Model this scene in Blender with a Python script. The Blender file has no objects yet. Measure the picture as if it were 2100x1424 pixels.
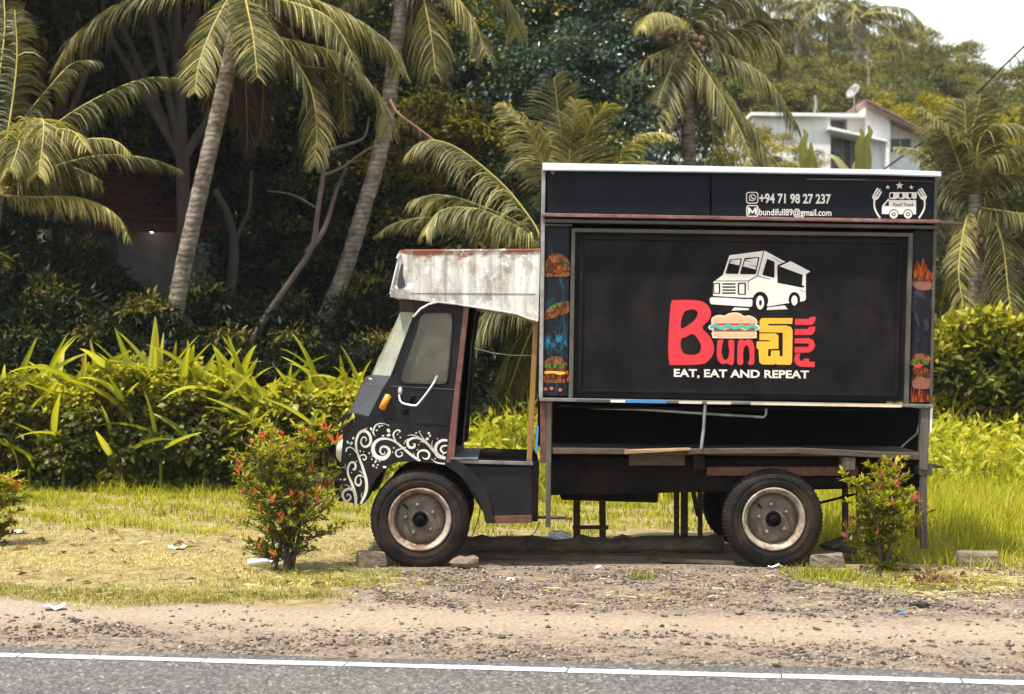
import bpy, bmesh, math, random
import numpy as np
from mathutils import Vector, Matrix
from mathutils.bvhtree import BVHTree

random.seed(7)
rng = np.random.default_rng(11)
SC = bpy.context.scene
COL = SC.collection
R = math.radians

# ------------------------------------------------------------------ camera, sky, sun, exposure
F, CX, CY, EYE, D0 = 3506.0, 1050.0, 712.0, 1.776, 13.75     # focal length in photo pixels, eye height, distance to the lorry's side
cam_d = bpy.data.cameras.new('camera')
cam = bpy.data.objects.new('camera', cam_d); COL.objects.link(cam)
cam.location = (0, -D0, EYE); cam.rotation_euler = (R(90), 0, 0)
cam_d.sensor_width = 36.0; cam_d.lens = 36.0 * F / 2100.0
cam_d.clip_start = 0.1; cam_d.clip_end = 2000
cam_d.dof.use_dof = True; cam_d.dof.focus_distance = D0 + 0.1; cam_d.dof.aperture_fstop = 2.8
SC.camera = cam

SUN_DIR = Vector((-0.30, -0.24, 0.92)).normalized()
world = bpy.data.worlds.new('World'); SC.world = world; world.use_nodes = True
wn, wl = world.node_tree.nodes, world.node_tree.links
sky = wn.new('ShaderNodeTexSky'); sky.sky_type = 'NISHITA'; sky.sun_disc = False
sky.sun_elevation = math.asin(SUN_DIR.z); sky.sun_rotation = math.atan2(SUN_DIR.x, SUN_DIR.y)
sky.dust_density = 0.8; sky.air_density = 2.0; sky.ozone_density = 1.0
hs = wn.new('ShaderNodeHueSaturation'); hs.inputs['Saturation'].default_value = 0.40; hs.inputs['Value'].default_value = 1.0
wl.new(sky.outputs[0], hs.inputs['Color'])
wl.new(hs.outputs[0], wn['Background'].inputs[0]); wn['Background'].inputs[1].default_value = 0.15
sun_d = bpy.data.lights.new('sun', 'SUN'); sun_d.energy = 4.4; sun_d.angle = R(2.0); sun_d.color = (1.0, 0.945, 0.85)
sun = bpy.data.objects.new('sun', sun_d); COL.objects.link(sun)
sun.location = (0, 0, 40); sun.rotation_euler = SUN_DIR.to_track_quat('Z', 'Y').to_euler()
vs = SC.view_settings
vs.view_transform = 'Standard'; vs.look = 'None'; vs.exposure = 0.80; vs.gamma = 1.0; vs.use_curve_mapping = False
SC.render.engine = 'CYCLES'
cy = SC.cycles
cy.max_bounces = 7; cy.diffuse_bounces = 3; cy.glossy_bounces = 3; cy.transmission_bounces = 4; cy.transparent_max_bounces = 8; cy.volume_bounces = 0
cy.use_denoising = True; cy.use_adaptive_sampling = True; cy.adaptive_threshold = 0.015
cy.caustics_reflective = False; cy.caustics_refractive = False

# ------------------------------------------------------------------ helpers
def P(px, py, y):                       # photo pixel at world depth y -> point in the place
    d = D0 + y
    return Vector(((px - CX) * d / F, y, EYE - (py - CY) * d / F))
def G(px, py):                          # photo pixel on level ground
    d = F * EYE / (py - CY)
    return Vector(((px - CX) * d / F, d - D0, 0.0))

def smooth01(t): t = np.clip(t, 0, 1); return t * t * (3 - 2 * t)
def terr(x, y):                         # ground height
    x = np.asarray(x, float); y = np.asarray(y, float)
    h = 0.165 * np.clip(y - 15, 0, None) * smooth01((y - 15) / 14.0)
    cap = 17.0 + 4 * np.sin(x * .03 + 1)
    h = np.where(h > cap * .6, cap * .6 + cap * .4 * (1 - np.exp(-(h - cap * .6) / (cap * .4))), h)
    h = h + 0.35 * smooth01((y - 12) / 12) * (np.sin(x * .31 + y * .17) + np.sin(x * .13 - y * .29 + 1.3))
    near = 0.012 * np.sin(x * 2.1 + .4) * np.sin(y * 1.7 + 1) + 0.008 * np.sin(x * 5.3 + y * 3.1)
    return h + near * smooth01((np.abs(y - .7) - .9) / 1.0) * np.where(y > -3.4, 1, 0)
def tz(x, y): return float(terr(x, y))

MATS = {}
def nt(m): return m.node_tree.nodes, m.node_tree.links
def new_mat(name):
    m = bpy.data.materials.new(name); m.use_nodes = True; MATS[name] = m
    return m
def ramp(n, stops, interp='LINEAR'):
    r = n.new('ShaderNodeValToRGB'); e = r.color_ramp.elements; r.color_ramp.interpolation = interp
    while len(e) < len(stops): e.new(0.5)
    for i, (p, c) in enumerate(stops):
        e[i].position = p; e[i].color = (*c, 1) if len(c) == 3 else c
    return r
def noise(n, l, scale, detail=4, rough=0.55, vec=None, mapping=None, dist=0.0):
    t = n.new('ShaderNodeTexNoise'); t.inputs['Scale'].default_value = scale; t.inputs['Detail'].default_value = detail
    t.inputs['Roughness'].default_value = rough; t.inputs['Distortion'].default_value = dist
    tc = n.new('ShaderNodeTexCoord'); src = tc.outputs['Object']
    if mapping:
        mp = n.new('ShaderNodeMapping'); mp.inputs['Scale'].default_value = mapping; l.new(src, mp.inputs[0]); src = mp.outputs[0]
    l.new(src, t.inputs['Vector'])
    return t
def mixc(n, l, fac, a, b, mode='MIX'):
    m = n.new('ShaderNodeMix'); m.data_type = 'RGBA'; m.blend_type = mode
    for sock, v in ((m.inputs[0], fac), (m.inputs[6], a), (m.inputs[7], b)):
        if hasattr(v, 'links') or isinstance(v, bpy.types.NodeSocket): l.new(v, sock)
        elif isinstance(v, (int, float)): sock.default_value = v
        else: sock.default_value = (*v, 1)
    return m.outputs[2]
def math_n(n, l, op, a, b=None, clamp=False):
    m = n.new('ShaderNodeMath'); m.operation = op; m.use_clamp = clamp
    for i, v in enumerate((a, b)):
        if v is None: continue
        if isinstance(v, (int, float)): m.inputs[i].default_value = v
        else: l.new(v, m.inputs[i])
    return m.outputs[0]

def paint(name, col, rough=0.5, var=0.25, scale=6, dirt=None, dirt_amt=0.5, metallic=0.0, bump=0.0, stretch=None, spec=0.5):
    """painted or raw surface with uneven tone, patches of dirt and a little relief"""
    m = new_mat(name); n, l = nt(m); b = n['Principled BSDF']
    t = noise(n, l, scale, 6, 0.6, mapping=stretch)
    c0 = tuple(max(0, c * (1 - var)) for c in col); c1 = tuple(min(1, c * (1 + var)) for c in col)
    r = ramp(n, [(0.3, c0), (0.7, c1)]); l.new(t.outputs[0], r.inputs[0]); out = r.outputs[0]
    if dirt:
        t2 = noise(n, l, scale * 0.45 + 1.3, 8, 0.68, mapping=stretch, dist=0.4)
        r2 = ramp(n, [(0.46, (0, 0, 0)), (0.68, (dirt_amt,) * 3)]); l.new(t2.outputs[0], r2.inputs[0])
        out = mixc(n, l, r2.outputs[0], out, dirt)
    l.new(out, b.inputs['Base Color'])
    rr = ramp(n, [(0.3, (max(0, rough - .1),) * 3), (0.75, (min(1, rough + .15),) * 3)]); l.new(t.outputs[0], rr.inputs[0]); l.new(rr.outputs[0], b.inputs['Roughness'])
    b.inputs['Metallic'].default_value = metallic; b.inputs['Specular IOR Level'].default_value = spec
    if bump:
        bp = n.new('ShaderNodeBump'); bp.inputs['Strength'].default_value = bump; bp.inputs['Distance'].default_value = 0.02
        t3 = noise(n, l, scale * 6, 6, 0.65, mapping=stretch); l.new(t3.outputs[0], bp.inputs['Height']); l.new(bp.outputs[0], b.inputs['Normal'])
    return m

def leaf_mat(name, stops, trans=0.35, rough=0.45, tint=(1.15, 1.2, 0.45), spec=0.4, spread=0.18):
    m = new_mat(name); n, l = nt(m); b = n['Principled BSDF']; out = n['Material Output']
    at = n.new('ShaderNodeAttribute'); at.attribute_name = 'rnd'
    oi = n.new('ShaderNodeObjectInfo')
    f = math_n(n, l, 'ADD', at.outputs['Fac'], math_n(n, l, 'MULTIPLY', math_n(n, l, 'SUBTRACT', oi.outputs['Random'], 0.5), spread), True)
    r = ramp(n, stops); l.new(f, r.inputs[0])
    l.new(r.outputs[0], b.inputs['Base Color']); b.inputs['Roughness'].default_value = rough; b.inputs['Specular IOR Level'].default_value = spec
    tr = n.new('ShaderNodeBsdfTranslucent'); l.new(mixc(n, l, 1.0, r.outputs[0], tint, 'MULTIPLY'), tr.inputs[0])
    mx = n.new('ShaderNodeMixShader'); mx.inputs[0].default_value = trans
    l.new(b.outputs[0], mx.inputs[1]); l.new(tr.outputs[0], mx.inputs[2]); l.new(mx.outputs[0], out.inputs[0])
    return m

class MB:
    """collects shapes, then links them as ONE mesh object"""
    def __init__(s): s.v = []; s.f = []; s.sm = []
    def add(s, vs_, fs, smooth=False):
        o = len(s.v); s.v += [tuple(v) for v in vs_]; s.f += [tuple(i + o for i in f) for f in fs]; s.sm += [smooth] * len(fs); return s
    def box(s, a, b):
        x0, y0, z0 = (min(a[i], b[i]) for i in range(3)); x1, y1, z1 = (max(a[i], b[i]) for i in range(3))
        return s.add([(x0,y0,z0),(x1,y0,z0),(x1,y1,z0),(x0,y1,z0),(x0,y0,z1),(x1,y0,z1),(x1,y1,z1),(x0,y1,z1)],
                     [(0,3,2,1),(4,5,6,7),(0,1,5,4),(1,2,6,5),(2,3,7,6),(3,0,4,7)])
    def hexa(s, q0, q1):                 # two quads joined
        return s.add(list(q0) + list(q1), [(0,1,2,3),(7,6,5,4),(0,4,5,1),(1,5,6,2),(2,6,7,3),(3,7,4,0)])
    def pbox(s, quad, y0, y1):           # quad given in photo pixels, standing at depth y0, reaching back to y1
        q = [P(a, b, y0) for a, b in quad]
        return s.hexa(q, [Vector((p.x, y1, p.z)) for p in q])
    def prism(s, poly, y0, y1, inset=0.0):   # polygon given in photo pixels at y0, extruded to y1 (fan-free ngon caps)
        q = [P(a, b, y0) for a, b in poly]; k = len(q)
        vs_ = q + [Vector((p.x, y1, p.z)) for p in q]
        return s.add(vs_, [tuple(range(k)), tuple(range(2*k-1, k-1, -1))] + [(i, i+k, (i+1) % k + k, (i+1) % k) for i in range(k)])
    def tube(s, pts, r, seg=8, cap=True, smooth=True):
        pts = [Vector(p) for p in pts]; k = len(pts); rs = r if isinstance(r, (list, tuple)) else [r] * k
        vs_ = []; up = None
        for i, p in enumerate(pts):
            t = (pts[min(i+1, k-1)] - pts[max(i-1, 0)]).normalized()
            if up is None: up = t.orthogonal().normalized()
            up = (up - t * up.dot(t)).normalized(); sd = t.cross(up)
            for j in range(seg):
                a = 2 * math.pi * j / seg; vs_.append(p + (up * math.cos(a) + sd * math.sin(a)) * rs[i])
        fs = [(i*seg+j, i*seg+(j+1) % seg, (i+1)*seg+(j+1) % seg, (i+1)*seg+j) for i in range(k-1) for j in range(seg)]
        s.add(vs_, fs, smooth)
        if cap: s.add(vs_[:seg], [tuple(range(seg-1, -1, -1))]); s.add(vs_[-seg:], [tuple(range(seg))])
        return s
    def lathe(s, prof, c, seg=48, smooth=True, a0=0.0):   # profile (radius, y offset) turned about the y axis through c
        k = len(prof); vs_ = [(c[0] + r * math.cos(a0 + 2*math.pi*j/seg), c[1] + y, c[2] + r * math.sin(a0 + 2*math.pi*j/seg)) for r, y in prof for j in range(seg)]
        return s.add(vs_, [(i*seg+j, (i+1)*seg+j, (i+1)*seg+(j+1) % seg, i*seg+(j+1) % seg) for i in range(k-1) for j in range(seg)], smooth)
    def mesh(s, name):
        me = bpy.data.meshes.new(name); me.from_pydata(s.v, [], s.f)
        me.polygons.foreach_set('use_smooth', s.sm); me.validate(); me.update(); return me
    def build(s, name, mat, parent=None, bevel=0.0, bseg=2, label=None):
        return obj(name, s.mesh(name), mat, parent, bevel, bseg, label)

def obj(name, me, mat, parent=None, bevel=0.0, bseg=2, label=None, local=False):
    o = bpy.data.objects.new(name, me); COL.objects.link(o)
    if mat is not None and not me.materials: me.materials.append(MATS[mat] if isinstance(mat, str) else mat)
    if parent is not None:
        o.parent = parent
        if not local: o.matrix_parent_inverse = ORIG[top(parent)]
    if bevel:
        bm = bmesh.new(); bm.from_mesh(me); bmesh.ops.recalc_face_normals(bm, faces=bm.faces[:]); bm.to_mesh(me); bm.free()
        b = o.modifiers.new('bevel', 'BEVEL'); b.width = bevel; b.segments = bseg; b.limit_method = 'ANGLE'; b.angle_limit = R(30); b.harden_normals = False
    if label: o['label'] = label
    return o
ORIG = {}
def top(p):
    return p.name if p.parent is None else p.name
def thing(name, label, cat, loc=(0, 0, 0), group=None, rz=0.0):
    o = bpy.data.objects.new(name, None); COL.objects.link(o); o.empty_display_size = .2
    o.location = loc; o.rotation_euler = (0, 0, rz)
    tag(o, label, cat, group)
    ORIG[o.name] = Matrix.Translation(-Vector(loc))
    return o
def tag(o, label=None, cat=None, group=None, kind=None):
    for k, v in (('label', label), ('category', cat), ('group', group), ('kind', kind)):
        if v: o[k] = v
    return o
class _O(dict):
    def __missing__(s, k): return Matrix.Identity(4)
ORIG = _O()
def copy_tree(o, parent=None):
    c = o.copy(); COL.objects.link(c); c.parent = parent
    if parent is not None: c.matrix_parent_inverse = o.matrix_parent_inverse.copy()
    for ch in o.children: copy_tree(ch, c)
    return c

def np_mesh(name, V, faces, rnd=None, smooth=False):
    """V (n,3); faces list of (m,k) index arrays; rnd per vertex"""
    me = bpy.data.meshes.new(name); V = np.ascontiguousarray(V, dtype=np.float32)
    me.vertices.add(len(V)); me.vertices.foreach_set('co', V.ravel())
    loops = np.concatenate([f.ravel() for f in faces]).astype(np.int32)
    tot = np.concatenate([np.full(len(f), f.shape[1]) for f in faces]).astype(np.int32)
    st = np.concatenate([[0], np.cumsum(tot)[:-1]]).astype(np.int32)
    me.loops.add(len(loops)); me.loops.foreach_set('vertex_index', loops)
    me.polygons.add(len(tot)); me.polygons.foreach_set('loop_start', st)
    try: me.polygons.foreach_set('loop_total', tot)
    except Exception: pass
    if smooth: me.polygons.foreach_set('use_smooth', np.ones(len(tot), bool))
    if rnd is not None:
        a = me.attributes.new('rnd', 'FLOAT', 'POINT'); a.data.foreach_set('value', np.asarray(rnd, np.float32))
    me.update(); me.validate(); return me

def unit(a): return a / (np.linalg.norm(a, axis=-1, keepdims=True) + 1e-9)
def leaves_np(pos, dirv, nrm, L, Wd, rnd, fold=0.25, simple=False, curl=0.1):
    """leaf blades: pointed, widest at the middle, folded along the midrib"""
    pos = np.asarray(pos, float); N = len(pos); dirv = unit(dirv); sd = unit(np.cross(dirv, nrm)); up = unit(np.cross(sd, dirv))
    L = np.broadcast_to(L, N)[:, None]; Wd = np.broadcast_to(Wd, N)[:, None]
    b = pos; m = pos + dirv * L * .5 - up * (Wd * fold * .5); t = pos + dirv * L - up * L * curl
    l_ = pos + dirv * L * .45 + sd * Wd * .5 + up * Wd * fold * .3; r_ = pos + dirv * L * .45 - sd * Wd * .5 + up * Wd * fold * .3
    i = np.arange(N)
    if simple:
        V = np.stack([b, l_, t, r_], 1).reshape(-1, 3); o = (i * 4)[:, None]
        return V, [o + np.array([[0, 3, 2]]), o + np.array([[0, 2, 1]])], np.repeat(rnd, 4)
    V = np.stack([b, l_, m, r_, t], 1).reshape(-1, 3); o = (i * 5)[:, None]
    return V, [o + np.array([[0, 3, 2]]), o + np.array([[0, 2, 1]]), o + np.array([[3, 4, 2]]), o + np.array([[2, 4, 1]])], np.repeat(rnd, 5)
def merge(*parts):
    Vs, Fs, Rs, o = [], [], [], 0
    for V, fs, r in parts:
        Vs.append(V); Fs += [f + o for f in fs]; Rs.append(r); o += len(V)
    return np.concatenate(Vs), Fs, np.concatenate(Rs)

def blades_np(pos, h, w, lean, rnd, seg=3, az=None, r=rng):
    """grass blades: tapered strips that bend over"""
    N = len(pos); az = r.uniform(0, 2*np.pi, N) if az is None else az
    d = np.stack([np.cos(az), np.sin(az), 0*az], 1); sd = np.stack([-np.sin(az), np.cos(az), 0*az], 1)
    h = np.broadcast_to(h, N); w = np.broadcast_to(w, N); lean = np.broadcast_to(lean, N)
    rows = []
    for k in range(seg + 1):
        t = k / seg
        c = pos + np.array([0, 0, 1.]) * (h * (t - .35 * lean * t * t))[:, None] + d * (h * lean * t * t)[:, None]
        ww = (w * (1 - t ** 1.6) * .5 + .0004)[:, None]
        rows += [c - sd * ww, c + sd * ww]
    V = np.stack(rows, 1).reshape(-1, 3); o = (np.arange(N) * 2 * (seg + 1))[:, None]
    fs = [o + np.array([[2*k, 2*k+1, 2*k+3, 2*k+2]]) for k in range(seg)]
    return V, fs, np.repeat(rnd, 2 * (seg + 1))

def catmull(pts, n=8, closed=False):
    pts = [np.array(p, float) for p in pts]; k = len(pts); out = []
    rngk = range(k) if closed else range(k - 1)
    for i in rngk:
        g = (lambda j: pts[j % k]) if closed else (lambda j: pts[min(max(j, 0), k-1)])
        p0, p1, p2, p3 = g(i-1), g(i), g(i+1), g(i+2)
        for s in range(n):
            t = s / n
            out.append(.5 * (2*p1 + (p2-p0)*t + (2*p0-5*p1+4*p2-p3)*t*t + (3*p1-p0-3*p2+p3)*t**3))
    if not closed: out.append(pts[-1])
    return out

def fill2d(polys, depth=0.0, smooth_n=0):
    """filled flat shape(s) with holes from closed outlines in (x, z); returns list of verts (x, 0, z) and faces"""
    cu = bpy.data.curves.new('fill', 'CURVE'); cu.dimensions = '2D'; cu.fill_mode = 'BOTH'; cu.extrude = depth / 2
    for p in polys:
        if smooth_n: p = catmull(p, smooth_n, True)
        sp = cu.splines.new('POLY'); sp.points.add(len(p) - 1)
        for q, (a, b) in zip(sp.points, p): q.co = (a, b, 0, 1)
        sp.use_cyclic_u = True
    o = bpy.data.objects.new('fill', cu); COL.objects.link(o)
    dg = bpy.context.evaluated_depsgraph_get(); me = bpy.data.meshes.new_from_object(o.evaluated_get(dg))
    vs_ = [(v.co.x, -v.co.z, v.co.y) for v in me.vertices]; fs = [tuple(p.vertices) for p in me.polygons]
    bpy.data.objects.remove(o); bpy.data.curves.remove(cu); bpy.data.meshes.remove(me)
    return vs_, fs
def shape_px(polys, y, thick=0.002, smooth_n=0, tf=None):
    """flat print: outlines in photo pixels (after tf) lying on the upright surface at depth y"""
    q = []
    for p in polys:
        if tf: p = [tf(*a) for a in p]
        q.append([(v.x, v.z) for v in (P(a, b, y) for a, b in p)])
    vs_, fs = fill2d(q, thick, smooth_n)
    return [(x, y + dy, z) for x, dy, z in vs_], fs
def sticker(name, mat, parent, polys, y, thick=0.002, smooth_n=0, tf=None, label=None):
    m = MB(); m.add(*shape_px(polys, y, thick, smooth_n, tf)); return m.build(name, mat, parent, label=label)
def text_px(name, body, mat, parent, x0, x1, ytop, ybase, y, slope=0.0, bold=0.0, thick=0.0015, cap=0.73, shear=0.0, font=None):
    """lettering fitted between x0..x1 and cap height ytop..ybase, in photo pixels"""
    cu = bpy.data.curves.new('lettering', 'FONT'); cu.body = body; cu.size = 1.0; cu.offset = bold; cu.extrude = 0.0; cu.shear = shear; cu.resolution_u = 4
    o = bpy.data.objects.new('lettering', cu); COL.objects.link(o)
    dg = bpy.context.evaluated_depsgraph_get(); me = bpy.data.meshes.new_from_object(o.evaluated_get(dg))
    co = np.array([v.co[:] for v in me.vertices]); fs = [tuple(p.vertices) for p in me.polygons]
    bpy.data.objects.remove(o); bpy.data.curves.remove(cu); bpy.data.meshes.remove(me)
    xa, xb = co[:, 0].min(), co[:, 0].max()
    px = x0 + (co[:, 0] - xa) / (xb - xa) * (x1 - x0); py = ybase - co[:, 1] / cap * (ybase - ytop) + (px - x0) * slope
    m = MB(); m.add([P(a, b, y) for a, b in zip(px, py)], fs)
    return m.build(name, mat, parent)
def ell(cx, cy, rx, ry, n=20, rot=0.0):
    return [(cx + rx*math.cos(t)*math.cos(rot) - ry*math.sin(t)*math.sin(rot), cy + rx*math.cos(t)*math.sin(rot) + ry*math.sin(t)*math.cos(rot)) for t in (2*math.pi*i/n for i in range(n))]
def rrect(x0, y0, x1, y1, r, n=4):
    out = []
    for cx_, cy_, a in ((x1-r, y0+r, -90), (x1-r, y1-r, 0), (x0+r, y1-r, 90), (x0+r, y0+r, 180)):
        out += [(cx_ + r*math.cos(R(a + 90*i/n)), cy_ + r*math.sin(R(a + 90*i/n))) for i in range(n+1)]
    return out
def ribbon(pts, n=6):
    """(x, y, width) control points -> closed outline of a brush stroke"""
    c = np.array(catmull(pts, n)); t = np.gradient(c[:, :2], axis=0); t = unit(t); nn = np.stack([-t[:, 1], t[:, 0]], 1)
    a = c[:, :2] + nn * c[:, 2:3] / 2; b = c[:, :2] - nn * c[:, 2:3] / 2
    return a, b

# ------------------------------------------------------------------ materials
paint('black_paint', (0.008, 0.008, 0.010), 0.42, 0.35, 5, (0.030, 0.026, 0.022), 0.4, bump=0.05, spec=.22)
paint('sky_sheen_black', (0.028, 0.030, 0.034), 0.36, 0.3, 5, (0.06, 0.055, 0.05), 0.35, bump=0.05, spec=.35)  # black paint lightened to paint in the sky reflected by the nose
paint('header_black', (0.005, 0.007, 0.011), 0.5, 0.2, 3, (0.016, 0.016, 0.017), 0.3, spec=.12)
paint('panel_black', (0.0085, 0.0078, 0.0085), 0.55, 0.5, 2.6, (0.019, 0.016, 0.015), 0.8, stretch=(1.6, 1, 1.1), spec=.08, bump=.12)
paint('frame_olive', (0.055, 0.050, 0.040), 0.55, 0.45, 4, (0.12, 0.10, 0.07), 0.6, stretch=(1, 1, 1))
paint('rail_grey', (0.16, 0.15, 0.14), 0.5, 0.4, 5, (0.06, 0.05, 0.04), 0.8)
paint('rust_maroon', (0.16, 0.062, 0.052), 0.75, 0.5, 14, (0.30, 0.23, 0.20), 0.7, bump=0.2, stretch=(.6, 1, 2))
paint('rust', (0.13, 0.050, 0.028), 0.85, 0.5, 18, (0.05, 0.03, 0.025), 0.8, bump=0.4)
paint('roof_metal', (0.36, 0.40, 0.44), 0.42, 0.15, 2.5, (0.34, 0.34, 0.31), 0.7, metallic=0.2)
paint('galvanised', (0.30, 0.30, 0.29), 0.5, 0.3, 7, (0.10, 0.07, 0.05), 0.8, metallic=0.4)
paint('print_white', (0.72, 0.69, 0.63), 0.5, 0.10, 5, (0.50, 0.44, 0.38), 0.4)
paint('scroll_white', (0.66, 0.64, 0.56), 0.5, 0.10, 8, (0.40, 0.35, 0.28), 0.5)
paint('print_red', (0.60, 0.022, 0.035), 0.5, 0.12, 6)
paint('print_yellow', (0.80, 0.40, 0.025), 0.5, 0.08, 6)
paint('print_bun', (0.78, 0.42, 0.24), 0.5, 0.08, 6)
paint('print_cream', (0.80, 0.62, 0.48), 0.5, 0.06, 6)
paint('print_teal', (0.03, 0.45, 0.36), 0.5, 0.08, 6)
paint('print_brown', (0.20, 0.07, 0.04), 0.5, 0.2, 20)
paint('print_blue', (0.03, 0.22, 0.55), 0.5, 0.2, 8)
paint('patch_cream', (0.62, 0.50, 0.36), 0.6, 0.2, 8)
paint('amber', (0.75, 0.24, 0.015), 0.3, 0.15, 9)
paint('ochre_wood', (0.27, 0.135, 0.030), 0.6, 0.2, 8, (0.10, 0.05, 0.02), 0.5, stretch=(6, 6, .6))
paint('old_wood', (0.085, 0.060, 0.042), 0.85, 0.5, 9, (0.03, 0.022, 0.018), 0.7, bump=0.5, stretch=(.6, 4, 4))
paint('pale_wood', (0.40, 0.24, 0.12), 0.8, 0.3, 9, (0.15, 0.08, 0.04), 0.6, bump=0.3, stretch=(.6, 4, 4))
paint('post_wood', (0.10, 0.082, 0.066), 0.85, 0.4, 8, (0.04, 0.03, 0.025), 0.7, bump=0.5, stretch=(4, 4, .5))
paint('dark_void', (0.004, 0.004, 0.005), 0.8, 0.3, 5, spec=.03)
paint('chassis_black', (0.006, 0.0055, 0.0055), 0.75, 0.4, 8, (0.028, 0.018, 0.012), 0.45, bump=0.2, spec=.05)
paint('tyre_rubber', (0.014, 0.013, 0.0125), 0.7, 0.3, 5, (0.060, 0.040, 0.028), 0.95, bump=0.25, spec=.15)
paint('blue_mat', (0.15, 0.18, 0.22), 0.5, 0.2, 7, (0.06, 0.06, 0.06), 0.6)
paint('chrome_dull', (0.66, 0.64, 0.60), 0.35, 0.12, 12, (0.35, 0.28, 0.2), 0.6, metallic=0.7)
paint('brown_paint', (0.145, 0.050, 0.036), 0.45, 0.3, 9, (0.05, 0.025, 0.02), 0.6)
paint('concrete', (0.21, 0.165, 0.125), 0.9, 0.4, 7, (0.08, 0.062, 0.05), 0.7, bump=0.6)
paint('stone_brown', (0.22, 0.16, 0.115), 0.9, 0.35, 9, (0.09, 0.06, 0.045), 0.7, bump=0.7)
paint('plastic_white', (0.78, 0.80, 0.82), 0.45, 0.08, 12)
paint('wall_white', (0.80, 0.79, 0.77), 0.85, 0.05, 1.2, (0.52, 0.50, 0.47), 0.4, stretch=(2, 2, .5))
paint('wall_dim', (0.15, 0.15, 0.16), 0.9, 0.15, 1.2, (0.08, 0.075, 0.07), 0.6)  # deep shade under the trees put into a darker wall colour
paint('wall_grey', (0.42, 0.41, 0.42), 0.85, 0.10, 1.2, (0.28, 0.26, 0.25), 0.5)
paint('window_dark', (0.03, 0.032, 0.036), 0.25, 0.2, 2)
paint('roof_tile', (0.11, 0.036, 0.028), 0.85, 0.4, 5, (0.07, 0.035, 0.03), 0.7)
paint('roof_tile_dusty', (0.30, 0.18, 0.15), 0.85, 0.3, 5, (0.13, 0.09, 0.08), 0.7)
paint('cable_black', (0.02, 0.02, 0.022), 0.6, 0.2, 10)
paint('coconut', (0.105, 0.060, 0.026), 0.7, 0.4, 6)
paint('bark', (0.030, 0.023, 0.018), 0.9, 0.5, 8, (0.07, 0.055, 0.042), 0.5, bump=0.6, stretch=(1, 1, .25))
paint('log_bark', (0.17, 0.125, 0.09), 0.95, 0.5, 7, (0.05, 0.035, 0.028), 0.8, bump=1.0, stretch=(.8, 3, 3))
paint('twig', (0.12, 0.09, 0.072), 0.85, 0.35, 8)
paint('stem_dark', (0.060, 0.040, 0.030), 0.8, 0.4, 20)
paint('rachis', (0.36, 0.30, 0.06), 0.5, 0.25, 4)
paint('rachis_dry', (0.22, 0.11, 0.075), 0.8, 0.3, 4)
paint('husk', (0.11, 0.065, 0.035), 0.95, 0.5, 20, bump=0.7)
paint('black_lump', (0.02, 0.02, 0.02), 0.8, 0.4, 9, bump=0.5)

def palm_bark():
    m = new_mat('palm_bark'); n, l = nt(m); b = n['Principled BSDF']
    w = n.new('ShaderNodeTexWave'); w.wave_type = 'BANDS'; w.bands_direction = 'Z'; w.inputs['Scale'].default_value = 3.3; w.inputs['Distortion'].default_value = 5.5; w.inputs['Detail'].default_value = 3; w.inputs['Detail Scale'].default_value = 2
    tc = n.new('ShaderNodeTexCoord'); l.new(tc.outputs['Object'], w.inputs['Vector'])
    t = noise(n, l, 5, 6, .65)
    r = ramp(n, [(0.0, (0.175, 0.145, 0.112)), (0.2, (0.225, 0.19, 0.15)), (1.0, (0.29, 0.245, 0.195))]); l.new(w.outputs[0], r.inputs[0])
    r2 = ramp(n, [(0.38, (0.35, 0.30, 0.28)), (0.62, (1, 1, 1))]); l.new(t.outputs[0], r2.inputs[0])
    l.new(mixc(n, l, 1.0, r.outputs[0], r2.outputs[0], 'MULTIPLY'), b.inputs['Base Color']); b.inputs['Roughness'].default_value = .9
    bp = n.new('ShaderNodeBump'); bp.inputs['Strength'].default_value = .3; bp.inputs['Distance'].default_value = .02; l.new(w.outputs[0], bp.inputs['Height']); l.new(bp.outputs[0], b.inputs['Normal'])
palm_bark()

def canopy_white():
    """old white paint: dark rain streaks, mould patches and rust along the top edge"""
    m = new_mat('canopy_white'); n, l = nt(m); b = n['Principled BSDF']
    tc = n.new('ShaderNodeTexCoord'); sp = n.new('ShaderNodeSeparateXYZ'); l.new(tc.outputs['Object'], sp.inputs[0])
    st = noise(n, l, 9, 6, .7, mapping=(1.6, 1.6, .12)); r1 = ramp(n, [(0.36, (0.33, 0.31, 0.265)), (0.60, (0.70, 0.68, 0.635))]); l.new(st.outputs[0], r1.inputs[0])
    mo = noise(n, l, 5.5, 9, .72, mapping=(1, 1, .6)); r2 = ramp(n, [(0.48, (0, 0, 0)), (0.62, (.85,) * 3)]); l.new(mo.outputs[0], r2.inputs[0])
    c = mixc(n, l, r2.outputs[0], r1.outputs[0], (0.20, 0.18, 0.14))
    top_ = math_n(n, l, 'MULTIPLY', math_n(n, l, 'SUBTRACT', sp.outputs['Z'], 2.36), 4.2, True)
    ru = noise(n, l, 7, 8, .7, mapping=(.55, 1, 1.1)); rv = math_n(n, l, 'ADD', ru.outputs[0], math_n(n, l, 'MULTIPLY', top_, .42))
    r3 = ramp(n, [(0.77, (0, 0, 0)), (0.85, (1, 1, 1))]); l.new(rv, r3.inputs[0])
    c = mixc(n, l, r3.outputs[0], c, (0.26, 0.075, 0.03))
    ch = noise(n, l, 9, 6, .65); r4 = ramp(n, [(0.60, (0, 0, 0)), (0.64, (1, 1, 1))]); l.new(ch.outputs[0], r4.inputs[0])
    c = mixc(n, l, r4.outputs[0], c, (0.74, 0.73, 0.70))
    l.new(c, b.inputs['Base Color']); b.inputs['Roughness'].default_value = .55
canopy_white()

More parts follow.
